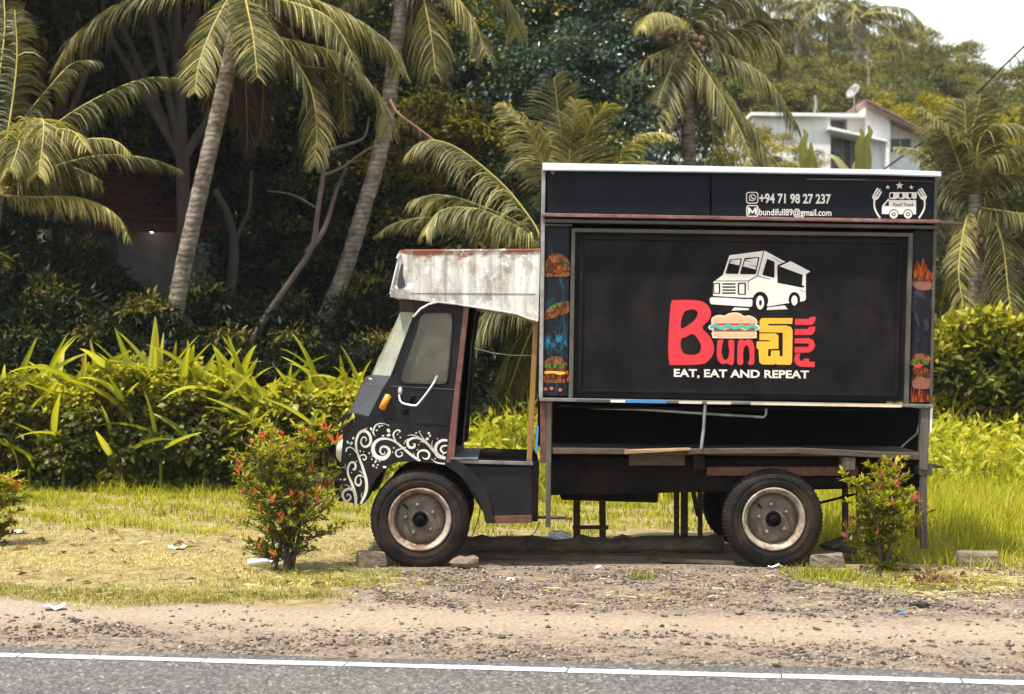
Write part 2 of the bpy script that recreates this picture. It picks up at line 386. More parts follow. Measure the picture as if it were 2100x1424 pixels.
def rim_paint():
    m = new_mat('rim_paint'); n, l = nt(m); b = n['Principled BSDF']
    t = noise(n, l, 9, 7, .7); r1 = ramp(n, [(0.35, (0.19, 0.155, 0.115)), (0.62, (0.43, 0.38, 0.305))]); l.new(t.outputs[0], r1.inputs[0])
    t2 = noise(n, l, 5, 8, .7, dist=.5); r2 = ramp(n, [(0.47, (0, 0, 0)), (0.60, (1, 1, 1))]); l.new(t2.outputs[0], r2.inputs[0])
    l.new(mixc(n, l, r2.outputs[0], r1.outputs[0], (0.15, 0.07, 0.035)), b.inputs['Base Color']); b.inputs['Roughness'].default_value = .65
    m = new_mat('disc_paint'); n, l = nt(m); b = n['Principled BSDF']
    t = noise(n, l, 11, 8, .72); r1 = ramp(n, [(0.33, (0.060, 0.042, 0.030)), (0.65, (0.165, 0.132, 0.098))]); l.new(t.outputs[0], r1.inputs[0])
    t2 = noise(n, l, 16, 8, .7); r2 = ramp(n, [(0.60, (0, 0, 0)), (0.70, (.7,) * 3)]); l.new(t2.outputs[0], r2.inputs[0])
    l.new(mixc(n, l, r2.outputs[0], r1.outputs[0], (0.10, 0.045, 0.025)), b.inputs['Base Color']); b.inputs['Roughness'].default_value = .7
rim_paint()

def glass(name, dust_sheen, amt, rough=.06):  # pale film: dust plus reflected sky and hedge, put into the colour
    m = new_mat(name); n, l = nt(m); b = n['Principled BSDF']; out = n['Material Output']
    b.inputs['Base Color'].default_value = (*dust_sheen, 1); b.inputs['Roughness'].default_value = .5
    tr = n.new('ShaderNodeBsdfTransparent'); tr.inputs[0].default_value = (.86, .88, .82, 1)
    gl = n.new('ShaderNodeBsdfGlossy'); gl.inputs['Roughness'].default_value = rough
    fr = n.new('ShaderNodeFresnel'); fr.inputs[0].default_value = 1.5
    m1 = n.new('ShaderNodeMixShader'); l.new(fr.outputs[0], m1.inputs[0]); l.new(tr.outputs[0], m1.inputs[1]); l.new(gl.outputs[0], m1.inputs[2])
    t = noise(n, l, 5, 6, .6); r = ramp(n, [(0.3, (amt * .7,) * 3), (0.7, (min(1, amt * 1.3),) * 3)]); l.new(t.outputs[0], r.inputs[0])
    m2 = n.new('ShaderNodeMixShader'); l.new(r.outputs[0], m2.inputs[0]); l.new(m1.outputs[0], m2.inputs[1]); l.new(b.outputs[0], m2.inputs[2]); l.new(m2.outputs[0], out.inputs[0])
glass('dusty_sheen_glass', (0.34, 0.35, 0.28), .17); glass('windscreen_glass', (0.50, 0.50, 0.38), .42)

def graphic(name, base, smoke, scale, lo, hi, mapping=(1, 1, .5), z_fade=None):
    """printed picture strip: drifting smoke or sparks on black"""
    m = new_mat(name); n, l = nt(m); b = n['Principled BSDF']
    t = noise(n, l, scale, 7, .65, mapping=mapping, dist=1.2); r = ramp(n, [(lo, (0, 0, 0)), (hi, (1, 1, 1))]); l.new(t.outputs[0], r.inputs[0]); f = r.outputs[0]
    if z_fade:
        tc = n.new('ShaderNodeTexCoord'); sp = n.new('ShaderNodeSeparateXYZ'); l.new(tc.outputs['Object'], sp.inputs[0])
        rz = ramp(n, [(p, (v,) * 3) for p, v in z_fade[2]]); mr = n.new('ShaderNodeMapRange'); mr.inputs[1].default_value = z_fade[0]; mr.inputs[2].default_value = z_fade[1]
        l.new(sp.outputs['Z'], mr.inputs[0]); l.new(mr.outputs[0], rz.inputs[0]); f = math_n(n, l, 'MULTIPLY', f, rz.outputs[0])
    l.new(mixc(n, l, f, base, smoke), b.inputs['Base Color']); b.inputs['Roughness'].default_value = .5; b.inputs['Specular IOR Level'].default_value = .12
graphic('print_smoke_blue', (0.012, 0.014, 0.018), (0.018, 0.26, 0.44), 10, .50, .74, z_fade=(1.38, 2.75, [(0.0, .1), (.16, .5), (.3, 1.0), (.5, .55), (.6, .05), (.68, .6), (.74, .0), (1, 0.03)]))
graphic('print_smoke_violet', (0.012, 0.011, 0.014), (0.12, 0.09, 0.15), 8, .50, .75, mapping=(1.4, 1, .5), z_fade=(1.30, 2.7, [(0, .1), (.35, .5), (.5, .9), (.66, .8), (.72, .0), (1, 0)]))
graphic('print_fire', (0.10, 0.012, 0.006), (0.70, 0.13, 0.012), 26, .46, .68, mapping=(1, 1, .35))
graphic('print_meat', (0.05, 0.012, 0.006), (0.34, 0.10, 0.03), 42, .47, .64)
graphic('print_bread', (0.055, 0.016, 0.006), (0.34, 0.13, 0.045), 22, .40, .68)
graphic('print_salad', (0.012, 0.03, 0.008), (0.12, 0.19, 0.035), 40, .4, .6)
paint('ember', (0.55, 0.10, 0.01), .5, .3, 20)

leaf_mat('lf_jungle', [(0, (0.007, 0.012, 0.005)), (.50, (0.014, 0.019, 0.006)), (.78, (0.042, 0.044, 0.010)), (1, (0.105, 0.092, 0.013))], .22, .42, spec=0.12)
leaf_mat('lf_blue', [(0, (0.014, 0.032, 0.024)), (.6, (0.036, 0.066, 0.044)), (.86, (0.075, 0.105, 0.055)), (1, (0.32, 0.26, 0.04))], .20, .28, spec=0.45)
leaf_mat('lf_yellow', [(0, (0.045, 0.050, 0.006)), (.5, (0.21, 0.18, 0.014)), (1, (0.46, 0.37, 0.022))], .35, .45, spec=0.12)
leaf_mat('lf_hill', [(0, (0.055, 0.070, 0.028)), (.5, (0.16, 0.155, 0.045)), (1, (0.30, 0.25, 0.055))], .3, .5, spec=0.12)
leaf_mat('lf_palm', [(0, (0.040, 0.045, 0.016)), (.5, (0.115, 0.110, 0.038)), (.8, (0.29, 0.26, 0.10)), (1, (0.46, 0.39, 0.15))], .30, .45, spec=0.22)
leaf_mat('lf_palm_dry', [(0, (0.045, 0.030, 0.018)), (.6, (0.10, 0.065, 0.035)), (1, (0.20, 0.13, 0.07))], .2, .6, spec=0.1)
leaf_mat('lf_lily', [(0, (0.12, 0.14, 0.012)), (.40, (0.23, 0.25, 0.016)), (.60, (0.40, 0.39, 0.022)), (1, (0.60, 0.56, 0.11))], .40, .34, spread=.6, spec=0.3)
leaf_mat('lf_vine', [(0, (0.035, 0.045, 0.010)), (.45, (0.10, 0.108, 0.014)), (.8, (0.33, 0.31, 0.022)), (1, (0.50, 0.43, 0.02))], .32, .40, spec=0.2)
leaf_mat('lf_grass', [(0, (0.07, 0.09, 0.010)), (.4, (0.27, 0.28, 0.012)), (.75, (0.43, 0.40, 0.025)), (1, (0.58, 0.49, 0.12))], .42, .45, spec=0.1)
leaf_mat('lf_straw', [(0, (0.16, 0.15, 0.02)), (.35, (0.34, 0.29, 0.08)), (.7, (0.54, 0.44, 0.22)), (1, (0.66, 0.55, 0.32))], .3, .6, spec=0.1)
leaf_mat('lf_shrub', [(0, (0.045, 0.058, 0.010)), (.5, (0.16, 0.17, 0.016)), (1, (0.46, 0.43, 0.022))], .36, .42, spec=.2)
leaf_mat('lf_red', [(0, (0.42, 0.05, 0.025)), (.5, (0.62, 0.11, 0.035)), (1, (0.74, 0.22, 0.04))], .35, .4, tint=(1.1, .6, .4))
leaf_mat('lf_pink', [(0, (0.28, 0.035, 0.040)), (.5, (0.46, 0.085, 0.070)), (1, (0.58, 0.20, 0.10))], .3, .4, tint=(1.1, .6, .5))
leaf_mat('lf_dead', [(0, (0.080, 0.040, 0.022)), (.5, (0.22, 0.12, 0.065)), (1, (0.46, 0.31, 0.19))], .12, .7, spec=0.15)
leaf_mat('lf_banana', [(0, (0.16, 0.17, 0.05)), (1, (0.36, 0.34, 0.12))], .35, .35)
leaf_mat('gravel_tone', [(0, (0.045, 0.038, 0.033)), (.35, (0.12, 0.095, 0.075)), (.7, (0.27, 0.205, 0.15)), (1, (0.48, 0.39, 0.295))], 0.0, .9, spec=.1)
# ------------------------------------------------------------------ ground, road
def ground_material():
    m = new_mat('ground_earth'); n, l = nt(m); b = n['Principled BSDF']
    tc = n.new('ShaderNodeTexCoord'); sp = n.new('ShaderNodeSeparateXYZ'); l.new(tc.outputs['Object'], sp.inputs[0])
    X, Y = sp.outputs['X'], sp.outputs['Y']
    wob = noise(n, l, 0.9, 6, .65); wv = math_n(n, l, 'MULTIPLY', math_n(n, l, 'SUBTRACT', wob.outputs[0], .5), 2.2)
    # distance from the road edge, skewed as the road is
    dist = math_n(n, l, 'ADD', math_n(n, l, 'ADD', math_n(n, l, 'MULTIPLY', X, .1446), Y), 4.31)
    fine = noise(n, l, 34, 8, .75); mid = noise(n, l, 5.5, 8, .7)
    sand = ramp(n, [(.30, (0.20, 0.145, 0.10)), (.5, (0.39, 0.30, 0.215)), (.72, (0.54, 0.435, 0.33))]); l.new(fine.outputs[0], sand.inputs[0])
    grit = ramp(n, [(.36, (0.060, 0.047, 0.038)), (.5, (0.20, 0.152, 0.112)), (.64, (0.40, 0.315, 0.235))]); l.new(fine.outputs[0], grit.inputs[0])
    # worn sandy track between two gritty bands
    band = ramp(n, [(0, (1, 1, 1)), (.13, (1, 1, 1)), (.22, (.5,) * 3), (.30, (0.12,) * 3), (.37, (.2,) * 3), (.46, (1, 1, 1)), (1, (1, 1, 1))])
    l.new(math_n(n, l, 'MULTIPLY', math_n(n, l, 'ADD', dist, math_n(n, l, 'MULTIPLY', wv, .35)), .2), band.inputs[0])
    gm = ramp(n, [(.34, (0, 0, 0)), (.56, (1, 1, 1))]); l.new(mid.outputs[0], gm.inputs[0])
    gf = math_n(n, l, 'MULTIPLY', band.outputs[0], math_n(n, l, 'ADD', math_n(n, l, 'MULTIPLY', gm.outputs[0], .85), .25), True)
    c = mixc(n, l, gf, sand.outputs[0], grit.outputs[0])
    # turf soil on the verge and beyond
    soil = ramp(n, [(.3, (0.13, 0.10, 0.045)), (.5, (0.30, 0.235, 0.10)), (.72, (0.46, 0.35, 0.19))]); l.new(mid.outputs[0], soil.inputs[0])
    turf_left = math_n(n, l, 'MULTIPLY', math_n(n, l, 'MULTIPLY', math_n(n, l, 'ADD', math_n(n, l, 'SUBTRACT', dist, 1.95), math_n(n, l, 'MULTIPLY', wv, .3)), 5, True),
                       math_n(n, l, 'MULTIPLY', math_n(n, l, 'SUBTRACT', math_n(n, l, 'ADD', -1.05, math_n(n, l, 'MULTIPLY', wv, .4)), X), 3, True))
    turf_back = math_n(n, l, 'MULTIPLY', math_n(n, l, 'SUBTRACT', Y, math_n(n, l, 'ADD', 1.9, wv)), 2, True)
    turf_right = math_n(n, l, 'MULTIPLY', math_n(n, l, 'MULTIPLY', math_n(n, l, 'SUBTRACT', X, math_n(n, l, 'ADD', 2.35, wv)), 2, True), math_n(n, l, 'MULTIPLY', math_n(n, l, 'ADD', math_n(n, l, 'SUBTRACT', dist, 3.3), wv), 2, True))
    tf = math_n(n, l, 'MAXIMUM', math_n(n, l, 'MAXIMUM', turf_left, turf_back), turf_right)
    c = mixc(n, l, tf, c, soil.outputs[0])
    wood = math_n(n, l, 'MULTIPLY', math_n(n, l, 'SUBTRACT', Y, 9.5), .5, True)
    litter = ramp(n, [(.35, (0.016, 0.018, 0.008)), (.65, (0.055, 0.058, 0.018))]); l.new(mid.outputs[0], litter.inputs[0])
    c = mixc(n, l, wood, c, litter.outputs[0])
    l.new(c, b.inputs['Base Color']); b.inputs['Roughness'].default_value = .95; b.inputs['Specular IOR Level'].default_value = .2
    bp = n.new('ShaderNodeBump'); bp.inputs['Strength'].default_value = .8; bp.inputs['Distance'].default_value = .03; l.new(fine.outputs[0], bp.inputs['Height']); l.new(bp.outputs[0], b.inputs['Normal'])
ground_material()
def axis(segs):
    out = []
    for a, b, s in segs: out += list(np.arange(a, b, s))
    return np.array(out + [segs[-1][1]])
gx = axis([(-400, -60, 40), (-60, -14, 3), (-14, 14, .25), (14, 60, 3), (60, 400, 40)]); gy = axis([(-300, -30, 30), (-30, -8, 3), (-8, 14, .2), (14, 120, 2), (120, 500, 38)])
XX, YY = np.meshgrid(gx, gy); ZZ = terr(XX, YY); nx = len(gx)
ii = (np.arange(len(gy) - 1)[:, None] * nx + np.arange(nx - 1)[None]).ravel()
ground = obj('ground', np_mesh('ground', np.stack([XX.ravel(), YY.ravel(), ZZ.ravel()], 1), [np.stack([ii, ii + 1, ii + nx + 1, ii + nx], 1)], smooth=True), 'ground_earth')
tag(ground, 'sandy roadside ground rising to a wooded hill', None, None, 'structure')

def road_material():
    m = new_mat('asphalt'); n, l = nt(m); b = n['Principled BSDF']
    v = n.new('ShaderNodeTexVoronoi'); v.inputs['Scale'].default_value = 62; tc = n.new('ShaderNodeTexCoord'); l.new(tc.outputs['Object'], v.inputs['Vector'])
    t = noise(n, l, 1.6, 7, .65, mapping=(.35, 1.4, 1)); f = noise(n, l, 70, 6, .8)
    c1 = ramp(n, [(0, (0.022, 0.021, 0.020)), (.5, (0.085, 0.079, 0.075)), (.84, (0.17, 0.158, 0.146)), (1, (0.52, 0.47, 0.41))]); l.new(v.outputs['Color'], c1.inputs[0])
    c2 = ramp(n, [(.3, (.72, .72, .74)), (.7, (1.2, 1.16, 1.1))]); l.new(t.outputs[0], c2.inputs[0])
    c = mixc(n, l, 1.0, c1.outputs[0], c2.outputs[0], 'MULTIPLY')
    d = ramp(n, [(.60, (0, 0, 0)), (.80, (.45,) * 3)]); l.new(f.outputs[0], d.inputs[0]); c = mixc(n, l, d.outputs[0], c, (0.30, 0.25, 0.19))
    l.new(c, b.inputs['Base Color']); b.inputs['Roughness'].default_value = .8
    bp = n.new('ShaderNodeBump'); bp.inputs['Strength'].default_value = .7; bp.inputs['Distance'].default_value = .008; l.new(v.outputs['Distance'], bp.inputs['Height']); l.new(bp.outputs[0], b.inputs['Normal'])
road_material()
LN0, LN1 = Vector((-2.914, -4.016, 0)), Vector((2.673, -4.823, 0)); U = (LN1 - LN0).normalized(); NV = Vector((-U.y, U.x, 0))
us = np.concatenate([np.arange(-60, -9, 3), np.arange(-9, 9, .045), np.arange(9, 61, 3)])
edge = 0.29 + 0.035 * np.sin(us * 1.3) + 0.025 * np.sin(us * 3.7 + 1) + rng.normal(0, .010, len(us))
mid0 = (LN0 + LN1) / 2
rv, k = [], len(us)
for off, z in ((edge + .03, .001), (edge, .014), (np.full(k, .05), .020), (np.full(k, -6.4), .020)):
    for u, e in zip(us, off): p = mid0 + U * u + NV * e; rv.append((p.x, p.y, z))
fi = np.concatenate([np.stack([r_*k + np.arange(k-1), (r_+1)*k + np.arange(k-1), (r_+1)*k + np.arange(1, k), r_*k + np.arange(1, k)], 1) for r_ in range(3)])
road = obj('road', np_mesh('road', np.array(rv), [fi]), 'asphalt'); tag(road, 'grey asphalt road with crumbling edge', None, None, 'structure')
paint('line_paint', (0.74, 0.72, 0.68), .7, .12, 9, (0.22, 0.205, 0.19), .8, stretch=(.5, 1, 1))
cuts = [-60, -20, -9, -5.0] + [(px - CX) / F * 9.45 for px in (-300, 46, 216, 448, 750, 1208, 1633, 1980, 2300)] + [6, 9, 20, 60]
for i, (a, b) in enumerate(zip(cuts[:-1], cuts[1:])):
    m = MB(); st = np.linspace(a + .006, b - .006, max(2, min(40, int((b - a) / .06))))
    j = [random.uniform(-.006, .006) for _ in range(2)]
    vs_ = []
    for s in st:
        p = mid0 + U * s
        for e in (.054 + j[0], -.054 + j[1]): q = p + NV * (e + random.uniform(-.004, .004)); vs_.append((q.x, q.y, .0245))
    m.add(vs_, [(2*q, 2*q+1, 2*q+3, 2*q+2) for q in range(len(st) - 1)])
    m.build('marking', 'line_paint', road)

# ------------------------------------------------------------------ the food truck
TR = P(1300, 1165, .85); TR.z = 0
truck = thing('food_truck', 'black burger food truck with white cab canopy and painted sign panel', 'truck', TR)
W = 1.72      # width of the lorry
def part(name, mat, parent=truck, bevel=0.0, **k):
    m = MB(); return m, lambda lab=None: m.build(name, mat, parent, bevel, label=lab)
def quad_part(name, mat, quad, y0, y1, parent=truck, bevel=0.004, label=None):
    m = MB(); m.pbox(quad, y0, y1); return m.build(name, mat, parent, bevel, label=label)

# --- box: walls, roof
def lerp(a, b, t): return tuple(x + (y - x) * t for x, y in zip(a, b))
TL, TRr, BR, BL = (1114, 347), (1922, 361), (1912, 830), (1109, 815)
quad_part('box_wall', 'panel_black', [(1114, 349), (1122, 349), (1117, 816), (1109, 816)], .012, W, label='front wall of the box')
quad_part('box_wall', 'panel_black', [(1914, 362), (1921, 362), (1911, 830), (1904, 830)], .012, W, label='rear wall of the box')
m = MB(); q = [P(1114, 349, 0), P(1921, 362, 0), P(1911, 940, 0), P(1109, 940, 0)]; m.hexa([Vector((p.x, W - .03, p.z)) for p in q], [Vector((p.x, W, p.z)) for p in q]); m.build('back_wall', 'panel_black', truck)
roof = quad_part('roof', 'roof_metal', [(1116, 344), (1920, 357), (1920, 362), (1116, 350)], .03, W + .05, label='flat metal roof of the box')
for (x0, x1, t0, t1, b0, b1) in ((1113, 1458, 334, 341, 349, 353), (1458, 1800, 341, 348, 353, 358), (1800, 1928, 347, 352, 358, 362)):
    m = MB(); a = [P(x0, t0, -.02), P(x1 + 2, t1, -.02)]; c = [P(x0, b0, -.085), P(x1 + 2, b1, -.085)]
    th = Vector((0, .012, -.004))
    m.hexa([c[0], c[1], a[1], a[0]], [c[0] + th, c[1] + th, a[1] + th, a[0] + th])
    m.hexa([a[0], a[1], a[1] + Vector((0, .4, .01)), a[0] + Vector((0, .4, .01))], [a[0] + Vector((0, 0, -.008)), a[1] + Vector((0, 0, -.008)), a[1] + Vector((0, .4, .0)), a[0] + Vector((0, .4, .0))])
    m.hexa([c[0] + Vector((0, .002, -.004)), c[1] + Vector((0, .002, -.004)), c[1] + Vector((0, .1, .0)), c[0] + Vector((0, .1, .0))], [p + Vector((0, 0, .006)) for p in (c[0], c[1], c[1] + Vector((0, .1, 0)), c[0] + Vector((0, .1, 0)))])
    m.build('roof_edge_sheet', 'roof_metal', roof)
quad_part('header_panel', 'header_black', [(1122, 349), (1456, 354), (1456, 443), (1122, 438)], -.012, .02, bevel=.003, label='plain black header board')
header = quad_part('header_panel', 'header_black', [(1459, 355), (1918, 362), (1917, 452), (1459, 444)], -.016, .02, bevel=.003, label='black header board with phone number and food truck emblem')
quad_part('header_trim', 'rail_grey', [(1655, 366.5), (1780, 368), (1780, 370), (1655, 368.5)], -.024, -.016, header, 0)
quad_part('header_trim', 'rust', [(1782, 368.5), (1916, 371.5), (1916, 373.5), (1782, 370.5)], -.023, -.016, header, 0)
quad_part('corner_post', 'galvanised', [(1111, 347), (1119, 347), (1113, 816), (1105, 816)], -.03, .012)
quad_part('corner_post', 'frame_olive', [(1917, 362), (1923, 362), (1913, 832), (1907, 832)], -.02, .012)
for (x, y) in ((1134, 354), (1921, 366)):
    m = MB(); c = P(x, y, -.03); m.lathe([(0, -.012), (.012, -.010), (.016, 0), (.016, .02)], c, 12); m.build('roof_bolt', 'galvanised', truck)
# ledge
quad_part('ledge', 'rust_maroon', [(1113, 437), (1928, 451), (1975, 455), (1975, 461), (1928, 458), (1113, 444)][0:2] + [(1928, 458), (1113, 444)], -.115, .0, label='rusted maroon ledge over the hatch')
quad_part('ledge_extension', 'old_wood', [(1926, 452), (1976, 457), (1976, 462), (1926, 459)], -.10, -.04)
quad_part('awning_bar', 'frame_olive', [(1117, 449), (1924, 463), (1924, 470), (1117, 456)], -.075, .0)
quad_part('awning_bar', 'frame_olive', [(1117, 459), (1174, 460), (1174, 464), (1117, 463)], -.04, .0)
# graphics strips
sl = quad_part('picture_strip', 'print_smoke_blue', [(1119, 464), (1168, 465), (1164, 812), (1113, 811)], -.006, .012, bevel=0, label='printed strip of burgers in blue smoke')
sr = quad_part('picture_strip', 'print_smoke_violet', [(1873, 474), (1916, 475), (1908, 828), (1867, 828)], -.006, .012, bevel=0, label='printed strip of burgers over flames')
ys = -.0085
def st(mat, polys, sm=4, par=sl, dy=0, name='picture'): return sticker(name, mat, par, polys, ys - dy, .001, sm)
st('print_bread', [[(1120, 543), (1124, 528), (1134, 521), (1150, 521), (1162, 530), (1166, 543)]])
st('print_meat', [[(1119, 542), (1140, 539), (1167, 543), (1168, 556), (1150, 560), (1120, 557)]], dy=.001)
st('print_salad', [[(1152, 535), (1163, 538), (1166, 548), (1158, 549)]], dy=.002)
st('print_bread', [[(1117, 559), (1140, 562), (1166, 558), (1167, 566), (1150, 568), (1118, 567)]], dy=.002)
st('print_bread', [[(1115, 650), (1120, 637), (1136, 624), (1155, 619), (1166, 620), (1166, 640), (1150, 647), (1122, 656), (1114, 654)]])
st('print_meat', [[(1116, 646), (1130, 633), (1150, 626), (1166, 624), (1166, 632), (1148, 637), (1130, 646), (1118, 652)]], dy=.001)
st('print_salad', [[(1122, 634), (1136, 625), (1152, 621), (1158, 624), (1140, 630), (1126, 640)]], dy=.002)
st('print_bread', [[(1117, 748), (1122, 736), (1135, 731), (1150, 733), (1158, 742), (1160, 749)]])
st('print_salad', [[(1116, 749), (1130, 746), (1160, 748), (1160, 754), (1138, 756), (1117, 754)]], dy=.001)
st('print_meat', [[(1118, 755), (1160, 755), (1160, 762), (1118, 762)]], 0, dy=.001)
st('print_yellow', [[(1117, 762), (1128, 761), (1158, 763), (1158, 767), (1146, 769), (1135, 766), (1118, 767)]], dy=.002)
st('print_meat', [[(1117, 768), (1159, 768), (1159, 777), (1117, 777)]], 0, dy=.001)
st('print_bread', [[(1117, 778), (1159, 778), (1158, 786), (1118, 786)]], 0, dy=.001)
for a in ((1114, 777), (1163, 776), (1162, 768)): st('print_fire', [ell(a[0] + .5, a[1], 3, 8, 10)], 0, dy=.003)
for a in ((1118, 798), (1131, 797), (1149, 800)): st('ember', [ell(*a, 4, 3.4, 10)], 0)
st('print_fire', [[(1873, 560), (1880, 535), (1888, 548), (1894, 530), (1902, 552), (1913, 562), (1914, 580), (1892, 574), (1874, 578)]], par=sr)
st('print_brown', [[(1873, 577), (1892, 573), (1914, 580), (1913, 592), (1890, 596), (1873, 588)]], par=sr)
st('print_meat', [[(1874, 571), (1890, 566), (1913, 574), (1913, 580), (1892, 577), (1874, 578)]], par=sr, dy=.001)
st('print_bread', [[(1871, 738), (1876, 728), (1890, 725), (1904, 730), (1908, 739)]], par=sr)
st('print_salad', [[(1868, 740), (1880, 737), (1906, 740), (1906, 747), (1885, 750), (1868, 748)]], par=sr, dy=.001)
st('print_red', [[(1874, 750), (1886, 747), (1892, 751), (1880, 755)]], par=sr, dy=.002)
st('print_meat', [[(1872, 756), (1896, 752), (1908, 764), (1904, 776), (1884, 773), (1870, 782), (1876, 768)]], par=sr, dy=.001)
st('print_brown', [[(1872, 776), (1890, 772), (1910, 778), (1908, 796), (1874, 796)]], par=sr)
st('print_fire', [[(1866, 824)] + [(1866 + i * 2.8, 824 - (26 if i % 2 else 10) * random.uniform(.7, 1.3)) for i in range(1, 15)] + [(1907, 825)]], 0, par=sr, dy=.001)
# hatch panel
hatch = MB(); hatch.pbox([(1176, 478), (1866, 488), (1858, 824), (1170, 814)], .004, .03); hatch = hatch.build('sign_panel', 'panel_black', truck, label='black hatch with burger brand sign')
for qd, y0 in (([(1172, 468), (1873, 478), (1873, 486), (1172, 476)], -.035), ([(1172, 472), (1180, 472), (1175, 818), (1166, 818)], -.034), ([(1864, 480), (1873, 480), (1864, 830), (1855, 830)], -.034)):
    quad_part('hatch_frame', 'frame_olive', qd, y0, .006)
for qd in ([(1190, 484), (1850, 493), (1850, 500), (1190, 491)], [(1190, 488), (1197, 488), (1192, 808), (1185, 808)], [(1843, 496), (1850, 496), (1842, 812), (1835, 812)], [(1188, 798), (1842, 809), (1842, 814), (1188, 804)]):
    quad_part('moulding', 'panel_black', qd, -.012, .006, hatch, .003)
quad_part('bottom_rail', 'rail_grey', [(1106, 816), (1913, 830), (1913, 836), (1106, 823)], -.045, .03)
for x0, x1, mt in ((1180, 1252, 'frame_olive'), (1252, 1283, 'print_white'), (1283, 1368, 'print_blue'), (1392, 1440, 'patch_cream'), (1450, 1500, 'patch_cream'), (1540, 1850, 'patch_cream')):
    f = lambda x: 817.8 + (x - 1106) * 14 / 807
    quad_part('paint_patch', mt, [(x0, f(x0)), (x1, f(x1)), (x1 - 1, f(x1) + 5.2), (x0, f(x0) + 5.2)], -.0475, -.045, bevel=0)

# --- lettering on header (tf: pixels of the photo)
yh = -.0185
for i, (a, b) in enumerate(((1530, 394), (1530.5, 421))):
    sticker('icon', 'print_white', header, [rrect(a, b, a + 25, b + 24, 5), rrect(a + 2, b + 2, a + 23, b + 22, 4)], yh, .001)
sticker('icon', 'print_white', header, [ell(1543, 405.5, 7.2, 7.2), ell(1543, 405.5, 5.4, 5.4)], yh - .0006, .001)
sticker('icon', 'print_white', header, [[(1537, 409), (1540, 411), (1536, 413)]], yh, .001)
sticker('icon', 'print_white', header, [[(1540.2, 402), (1541.8, 401.6), (1542.6, 404), (1541.8, 405), (1543.6, 407), (1545, 406.4), (1546.8, 408), (1545.4, 409.6), (1542.4, 408.6), (1540, 405)]], yh, .001, 2)
sticker('icon', 'print_white', header, [[(1534, 440), (1534, 426), (1537.6, 426), (1543, 434), (1548.4, 426), (1552, 426), (1552, 440), (1548, 440), (1548, 432.6), (1543, 439), (1538, 432.6), (1538, 440)]], yh, .001)
text_px('lettering', '+94 71 98 27 237', 'print_white', header, 1557, 1704, 396.6, 416.0, yh, .010, .030)
text_px('lettering', 'bundifull89@gmail.com', 'print_white', header, 1557, 1705, 427.6, 441.5, yh, .010, .012)
E = lambda x, y: (1760 + x / 13.125, 360 + y / 13.125)
def es(mat, polys, dy=0, sm=0): return sticker('emblem', mat, header, polys, yh - dy, .0008, sm, E)
def star(cx, cy, r): return [(cx + (r if i % 2 == 0 else r*.42) * math.sin(i*math.pi/5), cy - (r if i % 2 == 0 else r*.42) * math.cos(i*math.pi/5)) for i in range(10)]
es('print_white', [star(1112, 275, 108), star(795, 318, 62), star(1430, 322, 62)])
es('print_white', [[(640, 820), (800, 635), (835, 635), (860, 660), (1560, 665), (1555, 1050), (635, 1040)]])
es('header_black', [[(705, 820), (800, 690), (825, 690), (825, 820)]], .001)
es('print_white', [[(850, 455), (1570, 455), (1580, 560), (1560, 625), (1500, 640), (1440, 600), (1400, 640), (1330, 640), (1270, 605), (1220, 640), (1130, 640), (1080, 605), (1000, 640), (900, 640), (845, 620), (830, 560)]])
for x in (900, 1145, 1395): es('header_black', [rrect(x - 42, 480, x + 42, 605, 35)], .001)
es('header_black', [[(835, 632), (900, 648), (1000, 648), (1080, 613), (1130, 648), (1220, 648), (1270, 613), (1330, 648), (1400, 648), (1440, 610), (1500, 648), (1560, 632), (1560, 665), (840, 665)]], .001)
for x in (955, 1340):
    es('header_black', [ell(x, 1045, 130, 135)], .001); es('print_white', [ell(x, 1050, 112, 112), ell(x, 1048, 55, 55)], .002); es('print_white', [ell(x, 1048, 30, 30)], .002)
text_px('lettering', 'Food Truck', 'header_black', header, E(925, 0)[0], E(1500, 0)[0], E(0, 740)[1], E(0, 832)[1], yh - .0015, 0, .014, shear=.25)
for sgn, cx_ in ((1, 0), (-1, 2222)):
    mx = lambda pts: [(cx_ + sgn * x, y) for x, y in pts]
    a, b = ribbon([(440, 640, 55), (430, 760, 48), (450, 900, 46), (510, 1030, 46), (590, 1150, 46)]); es('print_white', [mx(list(map(tuple, a)) + list(map(tuple, b[::-1])))])
    es('print_white', [mx([(370, 575), (500, 340), (540, 340), (545, 360), (430, 540), (450, 550), (560, 370), (600, 365), (600, 395), (490, 570), (510, 580), (610, 425), (640, 430), (635, 460), (540, 630), (480, 665), (400, 650)])], .0005)

# --- sign: drawing of a van
ysn = .0025
T1 = lambda x, y: (1440 + x / 8.75, 500 + y / 8.75)
def s1(mat, polys, lay=0, sm=0): return sticker('emblem', mat, hatch, polys, ysn - lay * .0008, .0006, sm, T1)
s1('print_white', [[(490, 210), (1090, 130), (1130, 130), (1480, 322), (1590, 316), (1940, 500), (1860, 548), (1860, 990), (1835, 1025), (1760, 1042), (1540, 1068), (1180, 1128), (905, 975), (200, 945), (195, 905), (200, 690), (240, 660), (370, 565), (480, 235)]])
s1('print_white', [[(160, 962), (870, 988), (902, 1010), (900, 1110), (870, 1135), (165, 1087), (138, 1055), (135, 985)]])
s1('panel_black', [[(195, 938), (500, 955), (760, 972), (905, 966), (905, 990), (760, 996), (500, 975), (195, 958)]], 1)
s1('panel_black', [[(495, 285), (700, 262), (712, 280), (650, 530), (630, 545), (430, 540), (420, 525)]], 1)
s1('panel_black', [[(760, 258), (1010, 238), (1028, 255), (965, 540), (945, 550), (690, 548), (680, 530)]], 1)
